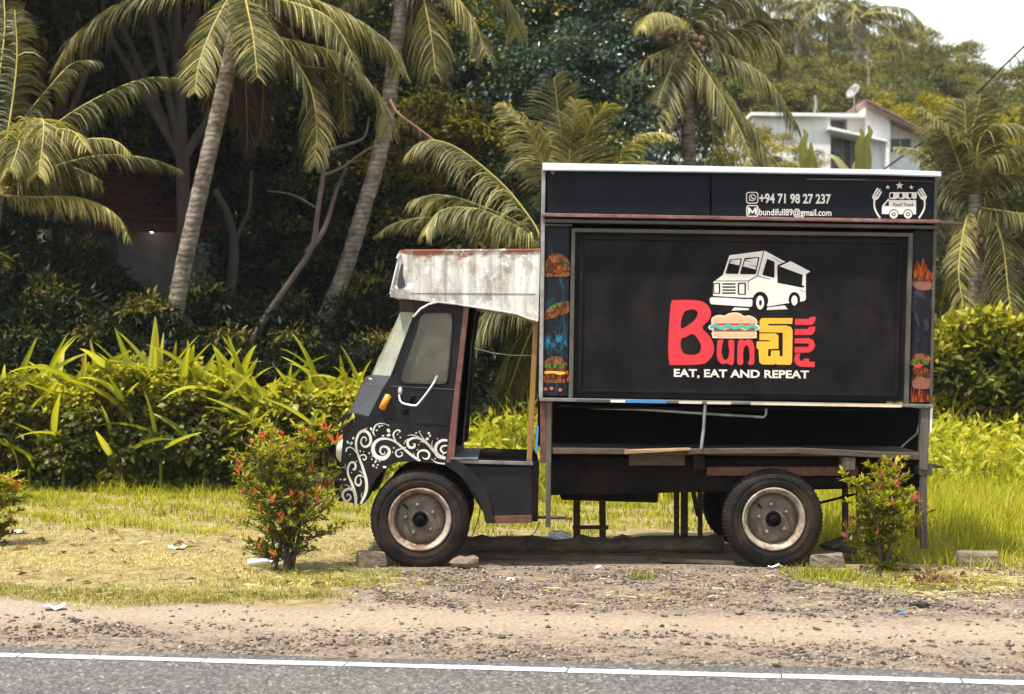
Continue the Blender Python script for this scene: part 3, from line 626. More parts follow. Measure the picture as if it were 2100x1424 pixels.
s1('print_white', [[(512, 300), (690, 280), (660, 390), (495, 350)]], 2); s1('print_white', [[(772, 290), (1000, 255), (965, 465), (735, 405)]], 2)
s1('panel_black', [[(505, 312), (620, 338), (505, 326)]], 3); s1('panel_black', [[(765, 295), (930, 340), (765, 310)]], 3); s1('panel_black', [[(820, 372), (980, 405), (975, 420)]], 3)
s1('panel_black', [[(1165, 270), (1300, 325), (1295, 615), (1085, 565), (1083, 540)]], 1)
s1('panel_black', [[(1350, 385), (1500, 322), (1590, 312), (1570, 322), (1385, 405), (1780, 552), (1805, 560), (1790, 745), (1832, 758), (1832, 780), (1780, 787), (1350, 702)]], 1)
for y in (710, 765, 820, 873): s1('panel_black', [rrect(360, y, 600, y + 27, 4)], 1)
s1('panel_black', [rrect(200, 705, 325, 900, 15)], 1); s1('print_white', [rrect(218, 725, 298, 883, 8)], 2)
s1('panel_black', [rrect(640, 700, 785, 918, 18)], 1); s1('print_white', [rrect(667, 725, 758, 900, 10)], 2)
def line1(pts, w=12):
    a, b = ribbon([(x, y, w) for x, y in pts], 1); s1('panel_black', [list(map(tuple, a)) + list(map(tuple, b[::-1]))], 1)
line1([(1103, 135), (1048, 360), (992, 578), (830, 668)], 15); line1([(828, 668), (824, 850)], 9); line1([(235, 670), (500, 668), (832, 670)], 12); line1([(992, 580), (1215, 638)], 10); line1([(1255, 245), (1430, 345)], 9); line1([(1745, 825), (1860, 868)], 8)
s1('panel_black', [ell(1045, 1020, 140, 160)], 1); s1('print_white', [ell(1040, 1057, 72, 125), ell(1045, 1062, 26, 52)], 2)
s1('panel_black', [ell(1655, 1000, 105, 132)], 1); s1('print_white', [ell(1655, 1020, 55, 90)], 2)
s1('print_white', [[(580, 1145), (830, 1162), (845, 1190), (525, 1200)]]); s1('print_white', [[(1175, 1145), (1480, 1108), (1535, 1175), (1155, 1190)]])
# --- sign: the words
T2 = lambda x, y: (1360 + x / 6.364, 600 + y / 6.364)
def s2(mat, polys, lay=0, sm=0, name='lettering'): return sticker(name, mat, hatch, polys, ysn - lay * .0008, .0006, sm, T2)
s2('print_red', [[(115, 110), (150, 100), (400, 100), (520, 122), (600, 190), (625, 280), (595, 365), (512, 460), (600, 560), (650, 660), (665, 750), (640, 830), (580, 900), (480, 940), (120, 947), (85, 925), (68, 800), (70, 600), (78, 420), (95, 200)],
                 [(250, 310), (290, 245), (370, 222), (430, 232), (450, 280), (420, 350), (350, 410), (260, 468), (232, 455), (232, 390)], [(240, 605), (300, 580), (380, 542), (440, 590), (490, 680), (490, 750), (450, 800), (370, 815), (280, 800), (240, 750), (228, 680)]], 0, 4)
s2('print_red', [[(720, 622), (785, 620), (770, 690), (765, 790), (785, 860), (815, 882), (850, 850), (862, 760), (850, 632), (922, 624), (928, 700), (918, 932), (850, 935), (820, 920), (790, 938), (745, 920), (710, 870), (698, 780), (705, 680)]], 0, 3)
s2('print_red', [[(978, 640), (1030, 612), (1055, 632), (1100, 612), (1160, 630), (1190, 720), (1190, 850), (1182, 935), (1108, 938), (1130, 850), (1115, 720), (1090, 690), (1060, 715), (1042, 800), (1042, 932), (972, 934), (968, 800)]], 0, 3)
s2('print_cream', [[(632, 400), (630, 345), (680, 305), (750, 293), (800, 303), (860, 272), (940, 262), (1010, 276), (1055, 308), (1120, 300), (1190, 328), (1228, 370), (1222, 410), (1255, 440), (1250, 490), (1205, 500), (1222, 530), (1215, 570), (1180, 598), (690, 597), (645, 575), (632, 530), (650, 500), (600, 480), (592, 440), (625, 420)]], 0, 3, 'emblem')
s2('print_bun', [[(645, 385), (645, 345), (690, 315), (750, 305), (805, 316), (865, 285), (940, 275), (1005, 290), (1050, 322), (1120, 314), (1185, 340), (1212, 375), (1208, 398), (650, 400)]], 1, 3, 'emblem')
s2('print_red', [[(665, 405), (1200, 405), (1200, 432), (665, 432)]], 1, 0, 'emblem'); s2('print_brown', [[(660, 455), (1200, 455), (1200, 512), (660, 512)]], 1, 0, 'emblem')
s2('print_yellow', [[(700, 462), (800, 498), (880, 462)], [(980, 465), (1070, 502), (1150, 465)]], 2, 0, 'emblem')
a, b = ribbon([(612, 458, 40), (680, 432, 42), (760, 466, 42), (850, 432, 42), (935, 466, 42), (1020, 438, 42), (1090, 462, 42), (1150, 436, 42), (1235, 466, 40)]); s2('print_teal', [list(map(tuple, a)) + list(map(tuple, b[::-1]))], 3, 0, 'emblem')
s2('print_bun', [[(645, 522), (1205, 522), (1208, 560), (1180, 585), (690, 585), (652, 565)]], 1, 0, 'emblem')
s2('print_yellow', [[(1285, 335), (1690, 335), (1685, 410), (1380, 410), (1366, 421), (1380, 432), (1600, 432), (1665, 447), (1690, 495), (1682, 915), (1660, 945), (1490, 942), (1465, 930), (1445, 942), (1290, 940), (1255, 910), (1245, 740), (1218, 730), (1222, 640), (1390, 640), (1395, 632), (1388, 625), (1255, 622), (1258, 535), (1470, 535), (1505, 565), (1505, 735), (1372, 740), (1368, 825), (1385, 838), (1402, 830), (1410, 760), (1520, 758), (1520, 825), (1540, 838), (1560, 825), (1562, 525), (1256, 520), (1260, 365)]])
s2('print_red', [[(1720, 345), (1905, 345), (1915, 320), (1990, 320), (1985, 370), (1955, 415), (1930, 425), (1720, 425)]])
s2('print_red', [[(1720, 478), (1890, 478), (1905, 450), (1985, 445), (1980, 500), (1955, 545), (1920, 555), (1715, 555)]])
s2('print_red', [[(1715, 600), (1900, 595), (1960, 625), (1985, 690), (1960, 750), (1900, 785), (1715, 790), (1715, 712), (1890, 710), (1905, 690), (1890, 668), (1715, 665)]])
s2('print_red', [[(1730, 800), (1790, 800), (1775, 840), (1790, 890), (1830, 890), (1830, 865), (1905, 865), (1905, 905), (1980, 905), (1975, 975), (1790, 970), (1735, 940), (1705, 880)]])
text_px('lettering', 'EAT, EAT AND REPEAT', 'print_white', hatch, 1382, 1659, 756.5, 772.5, ysn, .0125, .030)

# --- lower compartment and chassis
quad_part('compartment_floor', 'old_wood', [(1122, 921), (1890, 928), (1890, 938), (1122, 931)], .04, W - .04, label='old planked floor of the open compartment')
quad_part('floor_beam', 'old_wood', [(1134, 919), (1290, 921), (1290, 932), (1134, 931)], -.01, .06)
quad_part('floor_beam', 'pale_wood', [(1281, 923), (1416, 919), (1416, 924), (1400, 929)][0:3] + [(1281, 932)], -.018, .04, label='pale freshly split floor beam')
quad_part('floor_beam', 'old_wood', [(1410, 921), (1640, 919), (1640, 930), (1410, 932)], -.012, .06)
quad_part('floor_beam', 'old_wood', [(1640, 919), (1892, 932), (1892, 944), (1640, 931)], -.012, .06)
quad_part('floor_bearer', 'chassis_black', [(1130, 928), (1885, 936), (1885, 950), (1130, 945)], .30, .36)
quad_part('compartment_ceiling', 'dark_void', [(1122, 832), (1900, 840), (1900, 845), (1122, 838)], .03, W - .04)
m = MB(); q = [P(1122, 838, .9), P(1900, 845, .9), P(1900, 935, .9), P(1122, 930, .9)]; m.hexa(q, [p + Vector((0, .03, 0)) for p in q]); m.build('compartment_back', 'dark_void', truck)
m = MB(); m.tube([P(1446, 830, -.02), P(1443, 880, -.02), P(1438, 921, -.01)], .013, 8); m.build('stay', 'galvanised', truck)
m = MB(); m.tube([P(1150, 834, .05), P(1330, 841, .04), P(1480, 851, .03), P(1566, 856, .03), P(1571, 850, .03), P(1571, 838, .03)], .011, 8); m.build('hatch_pipe', 'galvanised', truck)
quad_part('corner_post', 'rust', [(1108, 818), (1133, 818), (1131, 950), (1108, 950)], .0, .05, label='rusty lower corner post')
quad_part('corner_post', 'post_wood', [(1889, 838), (1907, 838), (1903, 966), (1886, 962)], -.02, .06)
quad_part('corner_post', 'plastic_white', [(1908, 836), (1913, 836), (1911, 888), (1907, 888)], -.02, .03, label='white painted rear corner strip')
m = MB(); m.tube([P(1885, 868, .1), P(1880, 890, .1), P(1862, 905, .1), P(1848, 918, .1)], .006, 6); m.build('loose_wire', 'galvanised', truck)
quad_part('chassis_rail', 'chassis_black', [(1120, 938), (1890, 945), (1890, 975), (1480, 1012), (1480, 1020), (1135, 1020)][0:2] + [(1890, 1000), (1120, 1016)], .16, .30, label='black chassis side rail')
quad_part('chassis_rail', 'chassis_black', [(1120, 938), (1890, 945), (1890, 1000), (1120, 1016)], 1.30, 1.42)
m = MB(); m.pbox([(1146, 940), (1352, 942), (1350, 1036), (1336, 1036), (1325, 1028), (1180, 1030), (1160, 1034), (1150, 1020)][0:2] + [(1350, 1032), (1150, 1026)], .35, 1.25); m.build('fuel_tank', 'chassis_black', truck, .02)
m = MB(); m.pbox([(1560, 1040), (1610, 1040), (1610, 1090), (1560, 1090)], .2, 1.45); m.build('axle', 'chassis_black', truck, .03)
m = MB(); m.tube([P(862, 1068, .2), P(862, 1068, 1.5)], .05, 10); m.build('axle', 'chassis_black', truck)
quad_part('floor_block', 'post_wood', [(1728, 938), (1755, 939), (1754, 965), (1728, 965)], .0, .14)
quad_part('floor_block', 'chassis_black', [(1422, 932), (1447, 932), (1446, 964), (1424, 964)], .0, .14)
for x0, x1, z0, z1 in ((1290, 1405, 932, 955), (1450, 1760, 958, 976)): quad_part('cross_plank', 'rust' if x0 > 1300 else 'old_wood', [(x0, z0), (x1, z0), (x1, z1), (x0, z1)], .12, .158)
m = MB(); m.tube([P(1680, 1032, .5), P(1760, 1012, .5)], .012, 6); m.build('brake_rod', 'chassis_black', truck)
# struts at the corners
def leg(name, mat, x0, z0, x1, z1, w, y, d=.05): return quad_part(name, mat, [(x0, z0), (x0 + w, z0), (x1 + w, z1), (x1, z1)], y, y + d)
leg('support_leg', 'frame_olive', 1121, 818, 1119, 1082, 10, -.01, .03)
leg('support_leg', 'post_wood', 1888, 958, 1889, 1126, 13, .0, .05)
leg('support_leg', 'old_wood', 1878, 960, 1879, 1105, 7, .45, .05)
quad_part('tail_beam', 'post_wood', [(1886, 958), (1913, 957), (1912, 976), (1886, 975)], -.005, W, label='wooden tail beam under the box'); quad_part('tail_beam', 'post_wood', [(1903, 955), (1935, 956), (1935, 961), (1903, 960)], .2, .5)
m = MB(); m.tube([P(1092, 1061, .1), P(1174, 1063, .1)], .012, 8); m.build('step_bar', 'rust', truck)

# --- cab
SIDE = [(842, 612), (978, 628), (966, 700), (950, 925), (915, 948), (922, 890), (860, 878), (798, 864), (757, 856), (786, 797), (803, 772), (852, 642)]
WIN = [(866, 643), (880, 640), (918, 640), (926, 645), (929, 660), (926, 700), (919, 775), (914, 785), (905, 788), (835, 787), (824, 783), (820, 773), (826, 752), (848, 690), (858, 655)]
for y0, nm in ((.05, 'door panel'), (W - .09, None)):
    s_ = [(v.x, v.z) for v in (P(a, b, .05) for a, b in SIDE)]; w_ = [(v.x, v.z) for v in (P(a, b, .05) for a, b in catmull(WIN, 3, True))]
    vs_, fs = fill2d([s_, w_], .04); mm = MB(); mm.add([(x, y0 + .02 + dy, z) for x, dy, z in vs_], fs); door = mm.build('cab_side', 'black_paint', truck, .006)
    vs_, fs = fill2d([w_], .006); mm = MB(); mm.add([(x, y0 + .022 + dy, z) for x, dy, z in vs_], fs); mm.build('side_window', 'dusty_sheen_glass', truck)
    if nm:
        ring = [P(a, b, y0 - .004) for a, b in catmull(WIN, 2, True)]; mm = MB(); mm.tube(ring + [ring[0]], .009, 6, cap=False); mm.build('window_seal', 'black_paint', truck)
        for v in ([(842, 812), (854, 811), (850, 826), (840, 828)], [(829, 840), (840, 838), (836, 851), (823, 850)]):
            sticker('vent', 'dark_void', door, [v], y0 - .003, .004)
            aa = v + [v[0]]; mm = MB(); mm.tube([P(a, b, y0 - .002) for a, b in aa], .0035, 5); mm.build('vent_lip', 'sky_sheen_black', door)
A = [(845, 613), (852, 642), (803, 772), (786, 797), (757, 856)]; B = [(824, 611), (826, 640), (766, 770), (744, 789), (720, 850)]
BY, BX = .36, .06
ca = [P(a, b, .055) for a, b in A]; cb = [P(a, b, BY) for a, b in B]
mir = lambda p, y: Vector((p.x, y, p.z))
names = [('cab_brow', 'black_paint'), ('windscreen', 'windscreen_glass'), ('cowl', 'sky_sheen_black'), ('nose', 'sky_sheen_black')]
for i, (nm, mt) in enumerate(names):
    mm = MB()
    f = [mir(p, W - .055) for p in ca]; g = [mir(p, W - BY) for p in cb]
    mid_ = [p + Vector((-.05, 0, 0)) for p in cb]; gm = [mir(p, W / 2) for p in mid_]
    rows = [ca, cb, gm, g, f]
    vs_ = [r_[i] for r_ in rows] + [r_[i + 1] for r_ in rows]; kk = len(rows)
    mm.add(vs_, [(j, j + kk, j + kk + 1, j + 1) for j in range(kk - 1)])
    o = mm.build(nm, mt, truck); sm_ = o.modifiers.new('thickness', 'SOLIDIFY'); sm_.thickness = .012; sm_.offset = 0
    for kx in (0, 1):
        if nm == 'windscreen' and kx == 0:
            for sa, sb, sr_ in ((ca[1], ca[2], .011), (cb[1], cb[2], .007)): mm = MB(); mm.tube([sa, sb], sr_, 6); mm.build('windscreen_seal', 'black_paint', truck)
mm = MB(); mm.tube([P(803, 793, .052), P(850, 795, .047), P(920, 799, .047), P(934, 800, .05)], .006, 6); mm.build('body_crease', 'sky_sheen_black', truck)  # crease ridge in lightened paint, so its edge highlight is painted in
mm = MB(); mm.tube([P(858, 880, .047), P(856, 868, .046), P(905, 872, .046), P(917, 874, .047)], .003, 5); mm.build('door_seam', 'dark_void', truck)
mm = MB(); mm.tube([P(770, 775, .3), P(790, 757, .22), P(812, 735, .13), P(815, 728, .12)], .006, 6); mm.build('wiper', 'black_paint', truck)
mm = MB(); mm.tube([P(757, 777, .33), P(770, 780, .28)], .008, 6); mm.build('wiper_base', 'chrome_dull', truck)
mm = MB(); mm.tube([P(797, 810, .035), P(797, 811, .03), P(783, 839, .03), P(783, 840, .035)], [.006, .028, .028, .006], 12); mm.build('indicator_lamp', 'amber', truck, label='orange capsule-shaped indicator lamp')
pts = [P(820.5, 800, .02), P(819, 814, .0), P(825, 827, -.03), P(848, 832, -.06), P(857, 829, -.06), P(880, 800, -.05), P(896, 775, -.02)]
mm = MB(); mm.tube([Vector(p) for p in catmull(pts, 4)], .009, 8); mm.build('mirror_arm', 'chrome_dull', truck, label='bent pale metal mirror arm')
mm = MB(); mm.tube([P(821, 795, .02), P(821, 797, .015), P(820.5, 808, .012), P(820.5, 810, .02)], [.006, .018, .018, .006], 10); mm.build('mirror_clamp', 'chrome_dull', truck)
mm = MB(); mm.tube([P(893, 779, -.02), P(898, 771, -.03)], [.016, .012], 8); mm.build('mirror_clamp', 'chrome_dull', truck)
mm = MB(); mm.pbox([(951, 630), (962, 631), (945, 785), (934, 785)], .02, .05); mm.pbox([(934, 783), (944, 783), (931, 950), (915, 950)], .024, .05); mm.build('door_pillar', 'brown_paint', truck, .004, label='brown painted door pillar')
mm = MB(); mm.pbox([(961, 630), (976, 632), (962, 790), (947, 912), (936, 912), (948, 785)][0:2] + [(948, 915), (934, 915)], .05, .12); mm.build('inner_pillar', 'black_paint', truck, .004)
for yy in (.05, W - .1): quad_part('rear_door_post', 'ochre_wood', [(1094, 655), (1105, 655), (1091, 946), (1080, 946)], yy, yy + .05, label='ochre wooden post behind the cab doorway')
quad_part('rear_strip', 'print_blue', [(1101, 875), (1105, 875), (1102, 930), (1098, 930)], .0, .05)
mm = MB(); mm.tube([P(972, 714, .2), P(1010, 724, .2), P(1050, 729, .2), P(1092, 729, .2)], .003, 5); mm.build('string', 'chrome_dull', truck)
# cab floor and lower body
quad_part('cab_floor', 'chassis_black', [(920, 943), (1094, 947), (1094, 958), (920, 955)], .03, W - .05, label='ribbed dark cab floor')
for i in range(7): quad_part('floor_rib', 'rail_grey' if i % 2 else 'chassis_black', [(982, 941.5), (1082, 943.5), (1082, 945), (982, 943)], .08 + i * .22, .14 + i * .22, bevel=0)
mm = MB(); mm.pbox([(924, 939), (980, 940.5), (980, 942.5), (924, 942)], .0, 1.3); mm.build('floor_sheet', 'blue_mat', truck, label='blue-grey metal sheet on the cab floor')
quad_part('sill_trim', 'rail_grey', [(930, 943), (1093, 947), (1093, 955), (930, 950)], .012, .032, label='worn metal door sill')
mm = MB(); mm.pbox([(930, 955), (1094, 956), (1092, 1066), (1000, 1066)], .04, W - .06); mm.build('cab_lower_body', 'black_paint', truck, .01)
quad_part('sill_rust', 'rust', [(1006, 1059), (1091, 1057), (1090, 1073), (1008, 1074)], .025, .2)
quad_part('rear_frame', 'chassis_black', [(1092, 950), (1106, 950), (1103, 1070), (1090, 1070)], .02, W - .05)
# front wings with painted scrolls
FEN = [(699, 858), (704, 852), (713, 849), (730, 850), (752, 854), (798, 862), (860, 875), (922, 886), (914, 954), (894, 951), (860, 947), (829, 947), (812, 949), (798, 955), (776, 974), (763, 995), (756, 1016), (749, 1030), (741, 1036), (721, 1032), (705, 1026), (696, 1018), (692, 1008), (695, 975), (699, 948), (703, 902), (702, 875)]
def wing(y0, y1, flip=False):
    q = [(P(a, b, .03).x, P(a, b, .03).z) for a, b in FEN]
    vs_, fs = fill2d([q], y1 - y0); mm = MB(); mm.add([(x, (y0 + y1) / 2 + dy, z) for x, dy, z in vs_], fs)
    o = mm.build('front_wing', 'black_paint', truck, .045, 5, label='black front wing painted with white scrolls' if not flip else 'plain black far front wing'); o.modifiers['bevel'].angle_limit = R(50)
    for p in o.data.polygons: p.use_smooth = False
    return o
wing_n = wing(.03, .42); wing(W - .42, W - .03, True)
dg = bpy.context.evaluated_depsgraph_get(); ev = wing_n.evaluated_get(dg)
bvh = BVHTree.FromPolygons([v.co.copy() for v in ev.data.vertices], [tuple(p.vertices) for p in ev.data.polygons])
def on_wing(px, py):
    c0 = Vector((0, -D0, EYE)); d = (P(px, py, .03) - c0).normalized(); h = bvh.ray_cast(c0, d)
    if h[0] is None: return P(px, py, .028)
    q = h[0]
    if q.y > .14: return P(px, py, .05)
    return q - d * .0025
S3 = lambda x, y: (690 + x / 6.472, 840 + y / 6.472)
STR = [
 [(320,1255,26),(390,1100,40),(396,950,38),(350,780,34),(300,640,28),(265,520,28),(262,420,30),(300,320,34),(370,285,38),(435,330,38),(455,410,34),(430,475,32),(370,495,28),(328,450,24),(335,390,20),(370,365,16),(398,395,12),(385,428,5)],
 [(330,300,18),(365,270,16),(412,246,3)],
 [(1110,682,30),(1000,610,34),(880,510,30),(780,430,26),(680,392,26),(580,395,36),(505,450,44),(485,540,52),(530,625,56),(620,648,58),(688,600,48),(698,535,36),(650,495,30),(595,505,26),(580,560,22),(612,598,16),(640,582,10),(640,555,4)],
 [(870,520,16),(800,545,20),(788,590,20),(820,628,20),(868,610,18),(872,575,14),(842,566,6)],
 [(810,450,8),(770,390,18),(755,330,20),(790,282,18),(830,276,18),(845,296,14),(826,302,6)],
 [(1380,625,40),(1290,550,36),(1200,450,34),(1120,392,32),(1040,377,28),(970,402,30),(942,450,34),(972,503,34),(1028,500,28),(1040,462,20),(1012,458,8)],
 [(1472,412,26),(1400,412,36),(1332,460,40),(1312,540,44),(1350,615,50),(1448,648,38)],
 [(1470,480,18),(1405,490,22),(1385,540,24),(1430,578,20),(1468,562,10)],
 [(1090,680,20),(1080,590,22),(1120,548,24),(1190,548,28),(1232,592,28),(1215,648,26),(1168,655,18),(1140,632,6)],
 [(275,590,12),(232,530,16),(180,502,16),(136,520,18),(128,562,12)],
 [(300,660,10),(322,612,16),(370,603,18),(396,640,18),(370,672,18),(348,650,8)],
 [(258,1255,34),(252,1150,42),(210,1000,34),(160,880,28),(150,790,26),(182,712,26),(230,704,28),(255,750,28),(238,798,28),(212,788,10)],
 [(244,1100,24),(185,1055,34),(105,1080,34),(82,1150,34),(125,1215,28),(178,1195,26),(186,1150,20),(150,1124,16),(132,1158,6)],
 [(368,905,8),(310,872,18),(258,912,22),(254,980,24),(300,1010,26),(328,960,20),(318,930,6)],
 [(515,358,5),(490,300,16),(512,222,20),(570,186,12),(640,192,8),(690,212,3)],
 [(505,350,3),(485,318,9),(468,292,4)], [(940,345,4),(1020,340,12),(1100,370,10),(1150,410,4)], [(1180,420,6),(1130,350,9),(1100,300,4)], [(1290,540,4),(1265,480,12),(1275,410,4)],
 [(1050,650,4),(1030,600,8),(1022,565,3)], [(100,1000,4),(150,1010,10),(200,1050,5)], [(890,465,4),(915,420,12),(960,385,6)], [(1255,655,4),(1330,705,16),(1440,722,22)], [(1105,435,4),(1140,428,14),(1180,450,6)], [(340,1100,3),(330,1150,8),(345,1180,3)], [(295,815,3),(325,830,10),(355,860,4)], [(120,720,3),(115,760,8),(125,800,3)],
]
DOT = [(460,258,15,24,-.4),(690,280,22,28,-.5),(692,342,28,17,-.3),(618,350,18,12,-.2),(222,382,14,18,.3),(150,435,12,24,-.6),(197,450,18,24,.7),(848,372,11,11,0),(812,331,9,9,0),(1058,312,14,10,0),(1226,316,16,16,0),(1203,392,26,18,-.6),(1242,350,14,14,0),(520,690,12,26,.4),(490,745,14,20,-.5),(532,772,14,10,.5),(548,735,14,10,-.4),(640,765,28,16,.1),(910,505,14,9,0),(762,510,14,9,.5),(535,278,15,10,-.4),(570,225,15,15,0),(606,214,11,9,0),(690,210,11,9,.5),(183,597,9,9,0),(266,690,8,8,0),(110,930,20,15,-.4),(55,930,13,10,.5),(1340,388,10,9,0),(1103,293,9,9,0),(435,580,9,14,-.3),(470,660,7,16,-.5),(315,552,8,18,-.4),(360,560,8,8,0),(475,620,8,8,0),(575,688,18,5,0),(1090,468,9,7,0),(1076,535,9,7,0),(745,568,9,9,0),(1415,600,9,9,0),(1310,652,9,9,0),(85,770,9,7,0),(80,1048,8,8,0),(315,890,9,9,0),(320,922,8,8,0),(200,838,7,7,0)]
mm = MB()
for s_ in STR:
    a, b = ribbon(s_, 6); k2 = len(a); pa = [on_wing(*S3(*q)) for q in a]; pb = [on_wing(*S3(*q)) for q in b]
    mm.add(pa + pb, [(i, i + 1, k2 + i + 1, k2 + i) for i in range(k2 - 1)])
for x, y, rx, ry, ro in DOT:
    e = ell(x, y, rx, ry, 12, ro); mm.add([on_wing(*S3(*q)) for q in e], [tuple(range(12))])
mm.build('scroll_painting', 'scroll_white', wing_n, label='white painted scrolls and leaves')
mm = MB(); mm.pbox([(712, 850), (790, 866), (790, 960), (702, 1010)], .43, W - .43); mm.build('grille_block', 'black_paint', truck, .03)
for yy in (.20, W - .20):
    mm = MB(); c = P(703, 925, yy)
    vs_ = []; prof = [(0, -.055), (.05, -.05), (.085, -.03), (.105, 0), (.115, .01), (.115, .05)]
    for r_, dx in prof: vs_ += [(c.x + dx, c.y + r_ * math.cos(t), c.z + r_ * math.sin(t)) for t in np.linspace(0, 2*math.pi, 20, endpoint=False)]
    mm.add(vs_, [(i*20+j, i*20+(j+1) % 20, (i+1)*20+(j+1) % 20, (i+1)*20+j) for i in range(5) for j in range(20)], True); mm.build('headlamp', 'chrome_dull', truck)
mm = MB(); mm.pbox([(686, 985), (700, 985), (703, 1030), (688, 1026)], .1, W - .1); mm.build('front_bumper', 'black_paint', truck, .01)
FL = [(930, 941), (963, 960), (989, 988), (1005, 1028), (1012, 1061), (1012, 1073), (997, 1074), (994, 1064), (986, 1033), (963, 994), (935, 969), (913, 955)]
for y0, y1 in ((.0, .34), (W - .34, W - .0)):
    mm = MB(); vs_, fs = fill2d([[(P(a, b, 0).x, P(a, b, 0).z) for a, b in FL]], y1 - y0); mm.add([(x, (y0 + y1)/2 + dy, z) for x, dy, z in vs_], fs); mm.build('mudguard', 'black_paint', truck, .008)
# canopy over the cab
CAN = [(818, 514), (830, 512.5), (1108, 511), (1104, 658), (1088, 652), (1062, 642), (1000, 633), (930, 625), (880, 619), (832, 613), (800, 609), (802, 597), (806, 580)]
mm = MB(); vs_, fs = fill2d([[(P(a, b, -.01).x, P(a, b, -.01).z) for a, b in CAN]], W - .0); mm.add([(x, W/2 - .01 + dy, z) for x, dy, z in vs_], fs)
canopy = mm.build('cab_canopy', 'canopy_white', truck, .018, 3, label='dirty white canopy with rust over the cab')
sticker('canopy_window', 'window_dark', canopy, [[(815, 588), (818, 562), (824, 540), (827, 545), (826, 562), (830, 578), (830, 588), (824, 592)]], -.0125, .002, 3)
mm = MB(); mm.tube([P(815.5, 540, -.012), P(803, 592, -.012), P(801, 604, -.012)], .010, 6); mm.build('canopy_edge', 'chrome_dull', canopy)
mm = MB(); mm.tube([P(820, 522, -.012), P(815.5, 531, -.012)], .016, 8); mm.tube([P(801, 592, -.014), P(805, 596, -.014)], .016, 8); mm.build('canopy_bracket', 'chrome_dull', canopy)
mm = MB(); mm.pbox([(842, 601), (1098, 602.5), (1098, 604), (842, 602.3)], -.0135, -.009); mm.build('canopy_seam', 'rail_grey', canopy)
mm = MB(); mm.pbox([(830, 512), (1108, 510.5), (1107, 515), (830, 517)], -.018, .02); mm.build('canopy_rim', 'canopy_white', canopy, .003)
gt = [P(a, b, -.02) for a, b in ((848, 650), (862, 634), (880, 624), (898, 620), (940, 625), (1000, 634), (1060, 644), (1085, 654), (1103, 659))]
mm = MB(); mm.tube(gt, .009, 6); mm.build('rain_gutter', 'canopy_white', truck)
# cab interior
mm = MB(); mm.pbox([(775, 800), (830, 800), (835, 840), (775, 840)], .15, W - .15); mm.build('dashboard', 'chassis_black', truck, .02)
mm = MB(); c = P(850, 772, .5); rot = Matrix.Rotation(R(-62), 4, 'Y')
ringp = [c + rot @ Vector((.2 * math.cos(t), .2 * math.sin(t), 0)) for t in np.linspace(0, 2*math.pi, 25)]; mm.tube(ringp, .012, 6, cap=False); mm.tube([c, P(825, 830, .5)], .02, 8); mm.tube([ringp[0], c, ringp[12]], .010, 6)
mm.build('steering_wheel', 'chassis_black', truck)
mm = MB(); mm.tube([P(860, 722, .9), P(915, 757, .85)], .010, 6); mm.build('cab_lever', 'galvanised', truck)
# wheels
def wheel(px, py, y_out, sgn=1, far=False, rust=0.0):
    c = P(px, py, 0.03); c.y = y_out; rt = .402
    w = MB(); s = sgn
    prof = [(.250, .022), (.262, .004), (.285, -.004), (.325, .0), (.360, .012), (.382, .026), (.397, .045), (rt, .07), (rt + .002, .11), (rt, .15), (.397, .175), (.380, .195), (.34, .215), (.28, .220), (.25, .20)]
    w.lathe([(r_, s * y) for r_, y in prof], c, 64)
    nl = 76
    for i in range(nl):        # shoulder lugs
        a = 2 * math.pi * i / nl; da = .034
        def pt(r_, y, aa): return (c.x + r_ * math.cos(aa), c.y + s * y, c.z + r_ * math.sin(aa))
        q0 = [pt(.372, .014, a), pt(.372, .014, a + da), pt(.404, .040, a + da), pt(.404, .040, a)]
        q1 = [pt(.380, .10, a), pt(.380, .10, a + da), pt(.4055, .10, a + da), pt(.4055, .10, a)]
        w.hexa(q0, q1)
        q0 = [pt(.40, .115, a + .02), pt(.40, .115, a + .06), pt(.4055, .115, a + .06), pt(.4055, .115, a + .02)]; q1 = [pt(.372, .205, a + .02), pt(.372, .205, a + .06), pt(.404, .18, a + .06), pt(.404, .18, a + .02)]
        w.hexa(q0, q1)
    for rr in (.30, .335, .352): w.lathe([(rr - .003, s * -.002), (rr, s * -.0065), (rr + .003, s * -.001)], c, 64)
    tyre = w.build('wheel', 'tyre_rubber', truck)
    rim = MB(); rim.lathe([(r_, s * y) for r_, y in [(.253, .024), (.256, .004), (.250, -.006), (.240, -.004), (.232, .008), (.222, .012), (.214, .030), (.208, .06), (.204, .10)]], c, 56); rim.build('rim', 'rim_paint', tyre)
    disc = MB(); disc.lathe([(r_, s * y) for r_, y in [(.206, .085), (.19, .070), (.165, .055), (.14, .050), (.10, .052), (.075, .045), (.06, .035), (0.0, .035)]], c, 48); disc.build('disc', 'disc_paint', tyre)
    hub = MB(); hub.lathe([(r_, s * y) for r_, y in [(.066, .045), (.062, .012), (.052, .004), (.046, .018), (.036, .018), (.034, -.012), (.026, -.020), (0, -.020)]], c, 28); hub.build('hub', 'chassis_black', tyre)
    for i in range(5):
        a = R(100 + 72 * i); p = (c.x + .118 * math.cos(a), c.y, c.z + .118 * math.sin(a))
        nb = MB(); nb.lathe([(.0, s * .012), (.010, s * .014), (.016, s * .026), (.017, s * .054)], p, 6, smooth=False); nb.build('wheel_nut', 'rail_grey', tyre)
    if not far:
        vb = MB(); vb.tube([P(px - 33, py - 31, y_out + .04), P(px - 25, py - 22, y_out + .02)], .008, 6); vb.build('valve', 'chassis_black', tyre)
    return tyre
wheel(861, 1066, .03); wheel(1587, 1065, .02)
wheel(861, 1066, W - .03, -1, True); wheel(1587, 1065, W - .03, -1, True)
